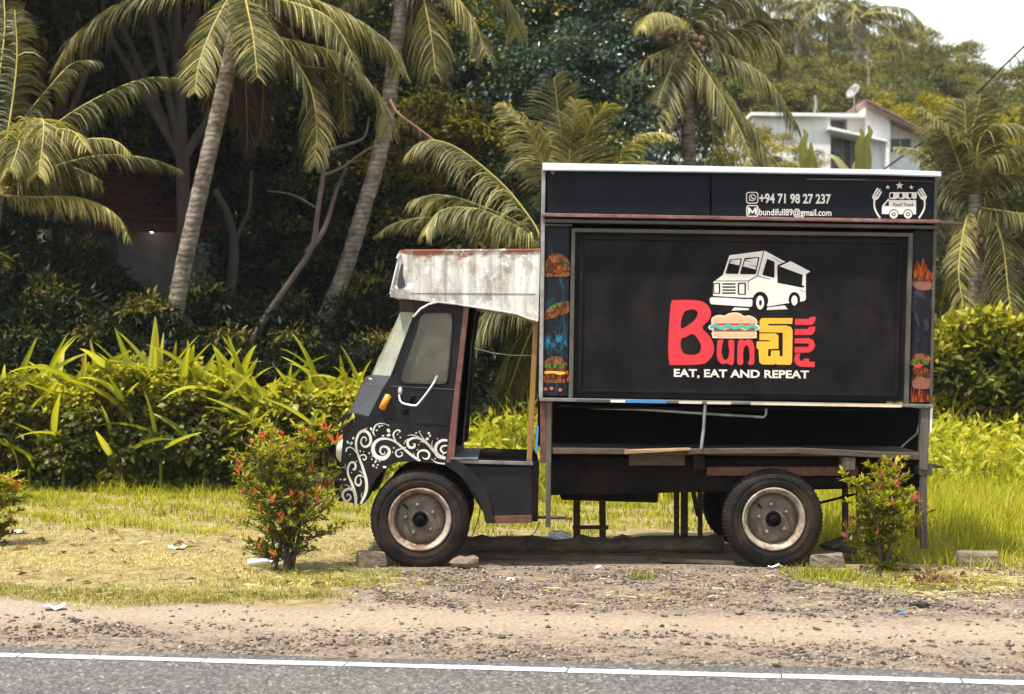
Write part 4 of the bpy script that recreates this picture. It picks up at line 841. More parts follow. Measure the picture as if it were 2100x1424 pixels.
# ------------------------------------------------------------------ things lying about the truck
def lump_mesh(name, rx, ry, rz_, seed, n=12, m_=7, rough=.18, flat=0.0):
    r_ = np.random.default_rng(seed); V = []; 
    for b in np.linspace(-math.pi/2, math.pi/2, m_):
        for a in np.linspace(0, 2*math.pi, n, endpoint=False):
            V.append((math.cos(a)*math.cos(b), math.sin(a)*math.cos(b), math.sin(b)))
    V = np.array(V); d = 1 + rough * (np.sin(V @ r_.normal(0, 2.2, 3) + r_.uniform(0, 6)) * .6 + np.sin(V @ r_.normal(0, 4.5, 3) + r_.uniform(0, 6)) * .4 + r_.uniform(-.25, .25, len(V)))
    V = V * d[:, None]; V = np.sign(V) * np.abs(V) ** (1 - flat); V = V * np.array([rx, ry, rz_]); V[:, 2] -= V[:, 2].min()
    mb = MB(); mb.add(V, [(i*n+j, i*n+(j+1) % n, (i+1)*n+(j+1) % n, (i+1)*n+j) for i in range(m_-1) for j in range(n)])
    return mb.mesh(name)
def block(name, label, cat, mat, c, size, rz, seed=1, group=None, tilt=(0, 0)):
    """a chipped block resting on the ground"""
    r_ = random.Random(seed); bm = bmesh.new(); bmesh.ops.create_cube(bm, size=1.0)
    bmesh.ops.subdivide_edges(bm, edges=bm.edges[:], cuts=4, use_grid_fill=True)
    for v in bm.verts:
        k_ = sum(abs(abs(x) - .5) < 1e-4 for x in v.co)
        sc = 1 - (.10 if k_ == 3 else .035 if k_ == 2 else 0) * r_.uniform(.3, 1.6)
        v.co = Vector((v.co.x*size[0]*sc + r_.uniform(-.004, .004), v.co.y*size[1]*sc + r_.uniform(-.004, .004), v.co.z*size[2]*sc + r_.uniform(-.003, .003)))
    me = bpy.data.meshes.new(name); bm.to_mesh(me); bm.free()
    o = obj(name, me, mat); o.location = (c[0], c[1], c[2] + size[2]/2 - .012); o.rotation_euler = (tilt[0], tilt[1], rz); tag(o, label, cat, group); return o
g = G(757, 1168); block('wheel_chock', 'brown stone block with sawn end wedged before the front wheel', 'block', 'stone_brown', (g.x, .10, 0), (.22, .20, .135), .25, 3)
g = G(1698, 1168); block('wheel_chock', 'grey concrete block chocking the rear wheel', 'block', 'concrete', (g.x + .02, .10, 0), (.27, .2, .115), -.06, 5)
g = G(2036, 1176); block('concrete_slab', 'tan concrete slab lying in the grass by the meadow', 'block', 'concrete', (g.x, .12, 0), (.33, .17, .13), -.10, 8)
g = G(1885, 1248); block('rubber_block', 'small black rubber block lying on the sand', 'block', 'black_lump', (g.x, g.y, 0), (.12, .09, .05), .1, 9)
s = obj('stone', lump_mesh('stone', .115, .08, .055, 4, rough=.22, flat=.2), 'stone_brown'); s.location = (P(955, 1165, 0).x, -.02, -.008); tag(s, 'flat pale brown stone behind the front wheel', 'stone')
husk = obj('coconut_husk', lump_mesh('coconut_husk', .085, .06, .028, 2, 14, 8, .3), 'husk'); pp = P(1005, 936, .5); husk.location = (pp.x, .5, P(1005, 942.5, .03).z + .0015); tag(husk, 'brown coconut husk lying on the cab floor', 'husk')
bag = obj('plastic_bag', lump_mesh('plastic_bag', .085, .055, .04, 12, 16, 9, .35), 'plastic_white'); pp = P(1146, 1121, 1.0); bag.location = (pp.x, 1.0, .105); tag(bag, 'crumpled white plastic bag lying on the log under the truck', 'bag')
# the log and planks under the truck
def log(name, label, a, b, r_, mat, seed, seg=12):
    rr = random.Random(seed); a, b = Vector(a), Vector(b); n_ = 26
    pts = [a.lerp(b, i / n_) + Vector((0, rr.uniform(-.02, .02), rr.uniform(-.014, .014))) for i in range(n_ + 1)]
    m_ = MB(); m_.tube(pts, [r_ * rr.uniform(.78, 1.18) for _ in pts], seg); o = m_.build(name, mat); tag(o, label, 'log'); return o
log('fallen_log', 'long rough log lying under the truck', (P(948, 0, 1.1).x, 1.12, .06), (P(1480, 0, 1.1).x, .95, .075), .07, 'log_bark', 2)
def plank(label, a, b, w, t, seed, mat='old_wood'):
    a, b = Vector(a), Vector(b); d = (b - a).normalized(); sd = d.cross(Vector((0, 0, 1))).normalized() * w / 2; up = sd.cross(d).normalized() * t
    m_ = MB(); m_.hexa([a - sd, b - sd, b + sd, a + sd], [a - sd - up, b - sd - up, b + sd - up, a + sd - up]); o = m_.build('plank', mat, None, .003); tag(o, label, 'plank'); return o
plank('weathered plank leaning up on stones behind the rear wheel', (P(1690, 0, .5).x, .45, .13), (P(1800, 0, .5).x, .75, .24), .14, .03, 1)
plank('dark plank lying flat behind the rear wheel chock', (P(1700, 0, .4).x, .62, .12), (P(1860, 0, .4).x, .42, .035), .16, .035, 2)
plank('thin splintered board beside the small red-tipped shrub', (P(1790, 0, -.1).x, -.05, .08), (P(1905, 0, -.1).x, -.16, .02), .06, .02, 3, 'pale_wood')
plank('flat grey board lying in the shade before the rear wheel', (P(1350, 0, .5).x, .30, .045), (P(1500, 0, .5).x, .22, .03), .10, .03, 5)
plank('long dark board lying in the shade beside the log', (P(960, 0, .5).x, .62, .045), (P(1330, 0, .5).x, .5, .04), .2, .04, 6)
# trestles that prop the box up
def trestle(label, legs, bar, foot, y):
    t = thing('support_trestle', label, 'trestle', (P(legs[0][0], 0, y).x, y, 0), 'timber trestles under the truck')
    for (x0, z0, x1, z1, w) in legs:
        m_ = MB(); a = P(x0, z0, y); b = P(x0 + w, z0, y); c = P(x1 + w, z1, y); d = P(x1, z1, y)
        if foot: c.z = d.z = foot
        q = [a, b, c, d]; m_.hexa(q, [p + Vector((0, .06, 0)) for p in q]); m_.build('leg', 'old_wood', t, .004)
    for (x0, x1, z0, z1) in bar:
        m_ = MB(); m_.pbox([(x0, z0), (x1, z0), (x1, z1), (x0, z1)], y - .03, y - .002); m_.build('crossbar', 'old_wood', t, .004)
trestle('dark two-legged timber trestle on the log under the fuel tank', [(1176, 1008, 1176, 1119, 14), (1229, 1008, 1230, 1119, 13)], [(1174, 1248, 1078, 1086)], .0, 1.22)
trestle('dark timber trestle with low shelf in front of the far rear wheel', [(1383, 1000, 1383, 1100, 10), (1397, 1000, 1397, 1100, 14), (1416, 1000, 1428, 1060, 9), (1432, 1000, 1432, 1100, 9)], [(1380, 1472, 1100, 1109)], .0, 1.25)
trestle('row of dark timber posts propping the tail behind the rear wheel', [(1729, 1000, 1729, 1106, 11), (1758, 1000, 1759, 1100, 10), (1795, 1000, 1795, 1100, 9)], [], .0, 1.2)
# scraps of litter
def scrap(label, px, py, sx, sy, mat, rz, seed, name='paper_scrap', cat='litter'):
    r_ = random.Random(seed); n_ = 5; vs_ = []
    for i in range(n_):
        for j in range(n_): vs_.append(((i/(n_-1)-.5)*sx + r_.uniform(-.006, .006), (j/(n_-1)-.5)*sy + r_.uniform(-.006, .006), .012 + .012*math.sin(i*1.7+seed) + r_.uniform(-.004, .008)))
    m_ = MB(); m_.add(vs_, [(i*n_+j, i*n_+j+1, (i+1)*n_+j+1, (i+1)*n_+j) for i in range(n_-1) for j in range(n_-1)]); o = m_.build(name, mat); sol = o.modifiers.new('thickness', 'SOLIDIFY'); sol.thickness = .003
    q = G(px, py); o.location = (q.x, q.y, tz(q.x, q.y) + .004); o.rotation_euler[2] = rz; tag(o, label, cat); return o
scrap('crumpled white paper scrap on the sandy track beside the road', 112, 1252, .14, .12, 'plastic_white', .3, 1)
scrap('pale blue paper scrap on the dry grass', 364, 1127, .15, .10, 'plastic_white', -.2, 2)
scrap('white wrapper lying against the rear tyre', 1590, 1166, .11, .05, 'plastic_white', .2, 3)
scrap('white scrap at the edge of the tall grass near the cut shrub', 40, 1096, .16, .12, 'plastic_white', .8, 4)
scrap('small white wrapper on the gravel in front of the fallen log', 1228, 1168, .06, .05, 'plastic_white', .5, 5)
scrap('white scrap on the gravel between the wheels', 1046, 1192, .07, .03, 'plastic_white', 1.0, 6)
scrap('tiny blue bottle cap on the sand near the rubber block', 1848, 1261, .035, .025, 'print_blue', 0, 7)
m_ = MB(); m_.tube([(0, 0, .035), (.16, .01, .035), (.165, .01, .035), (.20, .012, .035)], [.03, .03, .012, .012], 12); o = m_.build('plastic_bottle', 'plastic_white'); q = G(508, 1162); o.location = (q.x, q.y, tz(q.x, q.y) - .004); o.rotation_euler[2] = .15; tag(o, 'white plastic bottle lying beside the red-tipped shrub', 'bottle')

# ------------------------------------------------------------------ palms
def frond_np(path, leaf_len, n=70, droop=.9, spread=1.0, width=.032, seed=0, dry=0.0, sides=(1, 1), rnd0=.5, face=None, gap=0.06):
    """leaflets along a midrib: each springs sideways and forward, then hangs"""
    r_ = np.random.default_rng(seed); c = np.array(catmull([tuple(p) for p in path], 12)); 
    ds = np.r_[0, np.cumsum(np.linalg.norm(np.diff(c, axis=0), axis=1))]; tot = ds[-1]
    T = np.linspace(gap, .995, n) * tot
    pos = np.stack([np.interp(T, ds, c[:, k_]) for k_ in range(3)], 1); tn = unit(np.gradient(pos, axis=0)); t = T / tot
    up = np.array([0, 0, 1.]) if face is None else np.array(face, float)
    sd = np.cross(tn, np.broadcast_to(up, tn.shape)); nn = np.linalg.norm(sd, axis=1, keepdims=True); 
    alt = np.cross(tn, np.broadcast_to(np.array([0, -1., 0.15]), tn.shape)); w_ = smooth01((nn - .15) / .35); sd = unit(sd * w_ + alt * (1 - w_) * np.sign(np.sum(sd * alt, 1, keepdims=True) + 1e-6))
    Ll = leaf_len * (np.sin(np.pi * np.clip(t * .86 + .12, 0, 1)) ** .55) * (1 + .10 * np.sin(t * 37 + seed)) * np.where(np.sin(t * 23 + seed * 1.7) + np.sin(t * 41 + seed) > 1.55, .45, 1)
    parts = []
    for s_, on in zip((1, -1), sides):
        if not on: continue
        L = Ll * r_.uniform(.82, 1.1, n) * on; fw = .55 + .45 * t + r_.normal(0, .07, n)
        d0 = unit(sd * s_ * spread + tn * fw[:, None] + np.array([0, 0, .12]) + r_.normal(0, .06, (n, 3)))
        seg = 4; rows = []; p = pos.copy(); d = d0.copy(); g_ = (droop * r_.uniform(.7, 1.3, n))[:, None]
        wv = np.cross(d0, np.broadcast_to(np.array([0, 0, 1.]), d0.shape)); wv = unit(.6 * tn + .4 * unit(wv) + r_.normal(0, .25, (n, 3)))
        for k_ in range(seg + 1):
            f = k_ / seg; ww = width * (1 - f ** 2.2) * (.55 + .9 * min(f * 3, 1) * .5) * r_.uniform(.85, 1.1, n)
            rows += [p - wv * ww[:, None] / 2, p + wv * ww[:, None] / 2]
            d = unit(d + np.array([0, 0, -1.]) * g_ * (.32 + .5 * f)); p = p + d * (L / seg)[:, None]
        V = np.stack(rows, 1).reshape(-1, 3); o = (np.arange(n) * 2 * (seg + 1))[:, None]
        rv_ = np.clip(rnd0 - .06 + r_.normal(0, .15, n) + .12 * np.sin(t * 9 + seed) + .15 * smooth01((t - .8) / .2), 0, 1)
        parts.append((V, [o + np.array([[2*k_, 2*k_+1, 2*k_+3, 2*k_+2]]) for k_ in range(seg)], np.repeat(rv_, 2 * (seg + 1))))
    return merge(*parts), c
def add_frond(palm, path, leaf_len, mat='lf_palm', rmat='rachis', r0=.022, **kw):
    (V, fs, rv_), c = frond_np(path, leaf_len, **kw)
    f = obj('frond', np_mesh('frond', V, fs, rv_), mat, palm)
    m_ = MB(); cc = [Vector(p) for p in c[::3]] + [Vector(c[-1])]; k_ = len(cc); m_.tube(cc, [r0 * (1 - .85 * i / (k_ - 1)) for i in range(k_)], 5); m_.build('midrib', rmat, f)
    return f
SEED = [100]
def px_fronds(palm, d, base, lst, leaf, **kw):
    """lst: paths in photo pixels with a depth drift, each frond springing from the crown"""
    for e in lst:
        pts, dy = e[0], e[1]; k2 = dict(kw); k2.update(e[2] if len(e) > 2 else {})
        lf = k2.pop('leaf', leaf); mat = k2.pop('mat', 'lf_palm'); rm = k2.pop('rmat', 'rachis'); r0 = k2.pop('r0', .02); n_ = len(pts); SEED[0] += 1
        add_frond(palm, [P(a, b, d - D0 + dy * i / (n_ - 1)) for i, (a, b) in enumerate(pts)], lf, mat, rm, r0, seed=SEED[0], **k2)
def palm_trunk(palm, pts, d, r_lo, r_hi, dy=0.0):
    n_ = len(pts); c = [Vector(p) for p in catmull([tuple(P(a, b, d - D0 + dy * i / (n_ - 1))) for i, (a, b) in enumerate(pts)], 8)]
    base = c[0].copy(); base.z = tz(base.x, base.y) - .1; c = [base] + c; k_ = len(c)
    rr = [r_lo * 1.35] + [(r_lo + (r_hi - r_lo) * i / (k_ - 1)) * (1 + .035 * math.sin(i * 2.4)) for i in range(1, k_)]
    m_ = MB(); m_.tube(c, rr, 14); return m_.build('trunk', 'palm_bark', palm)
def spread_fronds(palm, c, count, length, leaf, seed, elev=(-.2, 1.1), mat='lf_palm', **kw):
    """fronds all round a crown"""
    r_ = random.Random(seed)
    for i in range(count):
        az = 2 * math.pi * (i + r_.uniform(-.3, .3)) / count * 2.618; el = r_.uniform(*elev); L = length * r_.uniform(.8, 1.1)
        h = Vector((math.cos(az), math.sin(az), 0)); p = Vector(c); path = [p.copy()]; a = el
        for s_ in range(5): p = p + (h * math.cos(a) + Vector((0, 0, math.sin(a)))) * L / 5; path.append(p.copy()); a -= r_.uniform(.25, .42)
        SEED[0] += 1; add_frond(palm, path, leaf, mat, seed=SEED[0], **kw)

y_ = 26 - D0; palm1 = thing('coconut_palm', 'leaning coconut palm with pale ringed trunk behind the hedge', 'palm', (P(345, 0, y_).x, y_, tz(P(345, 0, y_).x, y_)))
palm_trunk(palm1, [(345, 790), (352, 690), (372, 570), (402, 430), (432, 300), (455, 200), (474, 110), (486, 30), (492, -30)], 26, .135, .115)
px_fronds(palm1, 26, None, [
    ([(470, -25), (380, -30), (265, 2), (177, 60), (135, 115), (128, 160)], .5, dict(leaf=.85, rnd0=.72)), ([(480, -20), (455, 20), (428, 75), (407, 135), (400, 190)], -1.2, dict(leaf=.60, droop=.35, rnd0=.74, spread=.8)),
    ([(500, -20), (508, 20), (519, 75), (528, 160)], -1.6, dict(leaf=.62, droop=.3, spread=.9, rnd0=.66)), ([(510, -20), (558, -5), (620, 12), (670, 34), (705, 78), (728, 128)], -.8, dict(rnd0=.72)),
    ([(530, -30), (616, -8), (693, 20), (771, 67), (808, 110), (820, 150)], .6, dict(rnd0=.7)), ([(510, 10), (560, 70), (619, 88), (703, 115), (764, 179), (790, 240), (801, 288)], .3, dict(rnd0=.78, leaf=.65)),
    ([(505, 0), (540, 30), (568, 74), (632, 168), (649, 253), (646, 340)], -.4, dict(leaf=.72, rnd0=.62)), ([(490, -20), (420, -60), (330, -70), (250, -40)], 1.0), ([(500, -20), (560, -70), (650, -60), (730, -10)], 1.2),
    ([(490, 10), (500, 90), (505, 190), (508, 320)], .6, dict(mat='lf_palm_dry', rmat='rachis_dry', droop=1.2, leaf=.5, rnd0=.2, n=60)), ([(480, 10), (470, 80), (478, 180), (486, 260)], .8, dict(mat='lf_palm_dry', rmat='rachis_dry', droop=1.2, leaf=.6, rnd0=.15)),
    ([(500, 10), (530, 80), (540, 170), (535, 290)], .8, dict(mat='lf_palm_dry', rmat='rachis_dry', droop=1.2, leaf=.6, rnd0=.2)), ([(500, 20), (560, 120), (690, 150), (705, 215), (708, 275)], .9, dict(leaf=.5, rnd0=.4)), ([(478, 0), (440, 60), (425, 150), (430, 250)], 1.0, dict(mat='lf_palm_dry', rmat='rachis_dry', droop=1.2, leaf=.5, rnd0=.5, n=60)), ([(510, 10), (590, 60), (640, 150), (660, 260)], 1.4, dict(mat='lf_palm_dry', rmat='rachis_dry', droop=1.1, leaf=.55, rnd0=.7, n=70)),
], .82, n=150, droop=.85, width=.027)
y_ = 30 - D0; palm2 = thing('coconut_palm', 'curved coconut palm with blotched brown trunk beside the dead branches', 'palm', (P(612, 0, y_).x, y_, tz(P(612, 0, y_).x, y_)))
palm_trunk(palm2, [(612, 790), (640, 715), (668, 650), (700, 575), (728, 490), (750, 415), (770, 350), (785, 285), (798, 205), (806, 140), (815, 75), (823, 10), (828, -60)], 30, .15, .125)
px_fronds(palm2, 30, None, [
    ([(830, -60), (862, -20), (878, 40), (888, 100), (893, 150)], -.8, dict(rnd0=.65)), ([(835, -60), (900, -40), (945, 5), (976, 52), (996, 112)], -.4, dict(rnd0=.78)), ([(840, -65), (960, -70), (1025, -20), (1052, 30), (1055, 75)], .4, dict(rnd0=.6)),
    ([(820, -60), (770, -40), (720, 0), (690, 40)], .2, dict(rnd0=.55)), ([(828, -50), (838, 0), (812, 60), (800, 110)], .5, dict(rnd0=.35, leaf=.6)), ([(828, -60), (850, 10), (866, 80), (890, 155)], 1.2, dict(rnd0=.3)), ([(828, -60), (760, -90), (680, -60), (620, 0)], 1.5), ([(835, -60), (930, -110), (1040, -90), (1110, -30)], 1.5),
], .88, n=135, droop=1.0, width=.028)
y_ = 38 - D0; palm3 = thing('coconut_palm', 'tall coconut palm with drooping crown and nuts above the box', 'palm', (P(1415, 0, y_).x, y_, tz(P(1415, 0, y_).x, y_)))
palm_trunk(palm3, [(1418, 600), (1416, 400), (1410, 250), (1404, 120), (1402, 70)], 38, .17, .14)
px_fronds(palm3, 38, None, [
    ([(1402, 70), (1408, 85), (1443, 139), (1494, 222), (1525, 285), (1542, 350)], -1.5, dict(rnd0=.80, leaf=1.0)), ([(1400, 80), (1390, 45), (1365, 27), (1330, 32), (1314, 60)], -1.6, dict(rnd0=.85, leaf=.7)),
    ([(1400, 85), (1362, 104), (1305, 130), (1270, 165), (1250, 215)], -.8, dict(rnd0=.55)), ([(1396, 95), (1382, 125), (1350, 205), (1334, 262)], -1.4, dict(rnd0=.6, droop=.5)),
    ([(1405, 75), (1455, 70), (1520, 72), (1582, 82), (1612, 140)], .2, dict(rnd0=.55)), ([(1408, 85), (1480, 108), (1549, 142), (1600, 196), (1632, 262)], -.6, dict(rnd0=.6)), ([(1408, 65), (1498, 62), (1550, 40), (1628, 40)], .6, dict(rnd0=.4)),
    ([(1408, 100), (1462, 152), (1517, 226), (1560, 290), (1578, 345)], -.3, dict(rnd0=.62)), ([(1402, 60), (1380, 10), (1340, -40), (1290, -60)], .3), ([(1404, 60), (1420, 0), (1450, -60)], .4), ([(1405, 60), (1450, 20), (1530, -20), (1600, -20)], .4), ([(1400, 68), (1350, 35), (1290, 18), (1240, 30)], .7, dict(rnd0=.35)),
    ([(1404, 90), (1410, 160), (1420, 260), (1424, 345)], .5, dict(rnd0=.25, droop=1.2)), ([(1402, 95), (1380, 170), (1372, 260), (1380, 340)], .6, dict(rnd0=.25, droop=1.2)), ([(1406, 95), (1446, 180), (1462, 280), (1470, 345)], .2, dict(rnd0=.4, droop=1.0)), ([(1404, 90), (1330, 150), (1300, 220), (1290, 290)], .9, dict(rnd0=.2)),
    ([(1404, 60), (1480, -10), (1540, 10), (1590, 60)], 1.2, dict(rnd0=.4)),
], 1.05, n=130, droop=1.1, width=.036)
for (a, b) in ((1352, 92), (1366, 84), (1376, 96), (1432, 105), (1440, 92), (1425, 88), (1384, 78)):
    me = bpy.data.meshes.get('coconut') or lump_mesh('coconut', .085, .085, .105, 31, 10, 6, .08)
    o = obj('coconut', me, 'coconut', palm3); o.location = P(a, b, 38 - D0 - .35)
y_ = 24 - D0; palm4 = thing('young_palm', 'young palm with upright pale fronds rising behind the box roof', 'palm', (P(1180, 0, y_).x, y_, tz(P(1180, 0, y_).x, y_)))
palm_trunk(palm4, [(1180, 700), (1178, 560), (1178, 450)], 24, .14, .11)
px_fronds(palm4, 24, None, [
    ([(1176, 450), (1160, 340), (1146, 240), (1136, 160)], -.3, dict(rnd0=.6, droop=.35)), ([(1172, 450), (1120, 345), (1083, 262), (1034, 212)], -.5, dict(rnd0=.8)), ([(1178, 450), (1168, 320), (1186, 205)], -.5, dict(rnd0=.9, droop=.3, leaf=.45)),
    ([(1182, 450), (1188, 335), (1210, 258), (1245, 215)], -.6, dict(rnd0=.68, droop=.3)), ([(1186, 450), (1255, 340), (1305, 286), (1350, 272), (1382, 282)], -.6, dict(rnd0=.82, leaf=.5)), ([(1180, 450), (1150, 370), (1110, 330), (1060, 330)], .5), ([(1182, 450), (1230, 360), (1290, 330), (1340, 345)], .5), ([(1178, 450), (1174, 330), (1160, 240)], .6, dict(droop=.3)),
], .68, n=120, droop=.55, width=.025)
y_ = 21.5 - D0; palm5 = thing('young_palm', 'low palm with arching fronds behind the cab canopy', 'palm', (P(1125, 0, y_).x, y_, tz(P(1125, 0, y_).x, y_)))
palm_trunk(palm5, [(1128, 830), (1126, 700), (1122, 560)], 21.5, .15, .12)
px_fronds(palm5, 21.5, None, [
    ([(1122, 555), (1105, 480), (1070, 425), (1023, 371), (940, 305), (880, 288), (838, 312)], .4, dict(rnd0=.62)), ([(1120, 560), (1090, 490), (1040, 455), (973, 428), (905, 432), (868, 480)], -.6, dict(rnd0=.66, leaf=.6)),
    ([(1120, 558), (1080, 470), (973, 418), (900, 400), (848, 410)], .8, dict(rnd0=.55)), ([(1120, 565), (1080, 600), (1020, 625), (980, 660), (958, 700)], -.2, dict(rnd0=.6)), ([(1120, 570), (1100, 650), (1068, 730), (1040, 810)], .2, dict(rnd0=.35)), ([(1124, 560), (1095, 560), (1020, 540), (960, 560)], .9, dict(rnd0=.4)),
    ([(1118, 565), (1060, 580), (1000, 600), (940, 650)], .6, dict(rnd0=.4)), ([(1124, 555), (1150, 470), (1210, 410), (1280, 400)], .6), ([(1122, 560), (1090, 620), (1080, 700), (1086, 790)], .6, dict(rnd0=.3)),
    ([(1115, 540), (1010, 470), (900, 448), (820, 455), (770, 485)], 1.2, dict(rnd0=.35, leaf=.4)),
], .74, n=140, droop=.95, width=.025)
y_ = 22 - D0; palm6 = thing('young_palm', 'bushy palm with bright drooping fronds in front of the dim house', 'palm', (P(-40, 0, y_).x, y_, tz(P(-40, 0, y_).x, y_)))
palm_trunk(palm6, [(-45, 800), (-38, 560), (-12, 400)], 22, .16, .13)
px_fronds(palm6, 22, None, [  # frond tones paint the light: dim fronds darker, sunlit ones paler
    ([(-5, 400), (0, 312), (44, 250), (103, 177), (150, 130), (200, 125)], .6, dict(rnd0=.22)), ([(0, 390), (60, 310), (124, 248), (206, 198), (295, 162), (366, 161)], .5, dict(rnd0=.18)), ([(0, 390), (40, 280), (85, 244), (88, 290), (78, 360)], -1.0, dict(rnd0=.88, leaf=.65, droop=.6)),
    ([(0, 390), (60, 300), (105, 268), (150, 270), (178, 305)], -.9, dict(rnd0=.97, leaf=.45)), ([(0, 395), (70, 320), (150, 290), (230, 287), (268, 318)], -.4, dict(rnd0=.7, leaf=.5)), ([(-6, 390), (20, 250), (35, 120), (30, 20)], .3, dict(rnd0=.35, leaf=.5)), ([(-8, 380), (-5, 200), (10, 60), (5, -40)], .9, dict(rnd0=.3)),
    ([(0, 400), (70, 405), (160, 406), (233, 437), (264, 490)], -.3, dict(rnd0=.85, leaf=.45, droop=1.1)), ([(0, 395), (90, 350), (200, 320), (300, 325), (372, 350)], .6, dict(rnd0=.2, leaf=.45)), ([(-8, 395), (10, 320), (40, 290), (20, 350)], -1.2, dict(rnd0=.7)), ([(0, 400), (50, 370), (130, 340), (200, 365)], -.2, dict(rnd0=.5)),
], .62, n=125, droop=.9, width=.024)
y_ = 31 - D0; palm7 = thing('coconut_palm', 'spreading coconut palm with nuts beside the rear of the truck', 'palm', (P(2000, 0, y_).x, y_, tz(P(2000, 0, y_).x, y_)))
palm_trunk(palm7, [(2005, 800), (2004, 640), (2000, 480), (1998, 400)], 31, .17, .14)
px_fronds(palm7, 31, None, [
    ([(1998, 420), (1985, 320), (1978, 210)], -.2, dict(rnd0=.55, droop=.35)), ([(1996, 420), (1962, 322), (1936, 262), (1890, 222)], -.4, dict(rnd0=.62)), ([(2000, 420), (2005, 300), (2042, 257), (2105, 262), (2150, 310)], -.5, dict(rnd0=.6)), ([(2000, 425), (2018, 342), (2060, 312), (2110, 293)], -.7, dict(rnd0=.66)),
    ([(1995, 425), (1930, 350), (1884, 310), (1838, 302)], .6, dict(rnd0=.75, leaf=.5)), ([(1996, 430), (1982, 450), (1972, 500), (1966, 560), (1974, 625), (1970, 660)], -1.0, dict(rnd0=.78, droop=.55, leaf=.5)), ([(2002, 430), (2030, 440), (2056, 498), (2070, 616), (2086, 700)], -1.0, dict(rnd0=.72, droop=.55)),
    ([(2002, 425), (2050, 432), (2110, 440)], -.8, dict(rnd0=.6)), ([(2002, 420), (2050, 370), (2110, 360), (2160, 390)], -.4, dict(rnd0=.55)), ([(1998, 420), (1992, 290), (2010, 200)], .4, dict(droop=.4, rnd0=.5)), ([(1996, 425), (1950, 400), (1925, 430), (1915, 520)], .2, dict(rnd0=.45)), ([(2002, 430), (2040, 480), (2100, 500), (2130, 560)], -.2, dict(rnd0=.5)),
    ([(2000, 430), (2010, 520), (2030, 620), (2050, 690)], .6, dict(rnd0=.25)), ([(1998, 430), (1960, 520), (1935, 600), (1925, 680)], .8, dict(rnd0=.25)), ([(2004, 420), (2070, 410), (2120, 470), (2140, 560)], .3, dict(rnd0=.4)), ([(1998, 425), (1948, 370), (1918, 370), (1900, 420)], .8, dict(rnd0=.35)),
], .80, n=125, droop=.9, width=.028)
for (a, b) in ((1992, 485), (2001, 497), (1990, 505), (2008, 488), (2000, 514), (2012, 504)):
    o = obj('coconut', bpy.data.meshes['coconut'], 'coconut', palm7); o.location = P(a, b, 31 - D0 - .35); o.scale = (.8, .8, .8)
# palms on the hill
for k_, (px, py, d, lab) in enumerate(((1640, 15, 92, 'distant palm on the hill, half hidden beyond the drooping palm'), (1762, 38, 88, 'distant palm standing above the trees behind the house'))):
    c = P(px, py, d - D0); gz = tz(c.x, c.y); hp = thing('hill_palm', lab, 'palm', (c.x, c.y, gz), 'palms on the hill')
    m_ = MB(); m_.tube([(c.x - .3, c.y, gz - .2), (c.x - .1, c.y, (gz + c.z) / 2), tuple(c)], [.28, .22, .18], 8); m_.build('trunk', 'palm_bark', hp)
    spread_fronds(hp, c, 15, 4.3, 1.0, 50 + k_, (-.5, 1.2), n=34, droop=.9, width=.10, r0=.05)
# ------------------------------------------------------------------ trees
def crown_np(seed, rx, ry, rz_, clumps, per, cr, leaf, wide=.45, rnd0=.4, low=-.35, droop=.35, simple=True):
    """leaf clumps spread through a crown's volume; each clump is a loose shell of leaves with gaps between"""
    r_ = np.random.default_rng(seed); parts = []; C = []
    while len(C) < clumps:
        v = r_.uniform(-1, 1, 3)
        if .35 < np.linalg.norm(v) < 1 and v[2] > low: C.append(v * np.array([rx, ry, rz_]))
    C = np.array(C)
    for c in C:
        n = int(per * r_.uniform(.6, 1.4)); s_ = cr * r_.uniform(.6, 1.35); d = unit(r_.normal(0, 1, (n, 3))); d[:, 2] = np.where(d[:, 2] < -.3, -d[:, 2] * .6, d[:, 2])
        rad = s_ * r_.uniform(.45, 1.08, n)[:, None]; pos = c + d * rad * np.array([1.15, 1.15, .75])
        dr = unit(d * .9 + r_.normal(0, .55, (n, 3)) + np.array([0, 0, -droop])); nm = unit(np.array([0, 0, 1.]) + d * .5 + r_.normal(0, .45, (n, 3)))
        L = leaf * r_.uniform(.6, 1.3, n); tone = np.clip(rnd0 + r_.normal(0, .20) + r_.normal(0, .15, n), 0, 1)
        parts.append(leaves_np(pos, dr, nm, L, L * wide, tone, .25, simple))
    return merge(*parts), C
def tree_mesh(key, mat, **kw):
    (V, fs, rv_), C = crown_np(**kw); me = np_mesh('crown_' + key, V, fs, rv_); me.materials.append(MATS[mat]); return me, C
def limb_mesh(key, C, h, r_, seed, mat='bark', n_limb=9):
    """trunk from the ground (z = -h) with limbs out to the clumps"""
    rr = random.Random(seed); m_ = MB(); topz = float(C[:, 2].min()) * .4
    tr = [Vector((rr.uniform(-.12, .12) * i, rr.uniform(-.1, .1) * i, -h - .3 + (h + .3 + topz) * i / 5)) for i in range(6)]
    m_.tube(tr, [r_ * (1.35 if i == 0 else 1 - .10 * i) for i in range(6)], 9)
    for c in C[rr.sample(range(len(C)), min(n_limb, len(C)))]:
        a = tr[rr.choice((3, 4, 5))]; b = Vector(c); mid_ = a.lerp(b, .5) + Vector((rr.uniform(-.3, .3), rr.uniform(-.3, .3), rr.uniform(0, .4)))
        m_.tube([a, mid_, b], [r_ * .5, r_ * .3, r_ * .08], 6, cap=False)
    me = m_.mesh('trunk_' + key); me.materials.append(MATS[mat]); return me
KINDS = {}
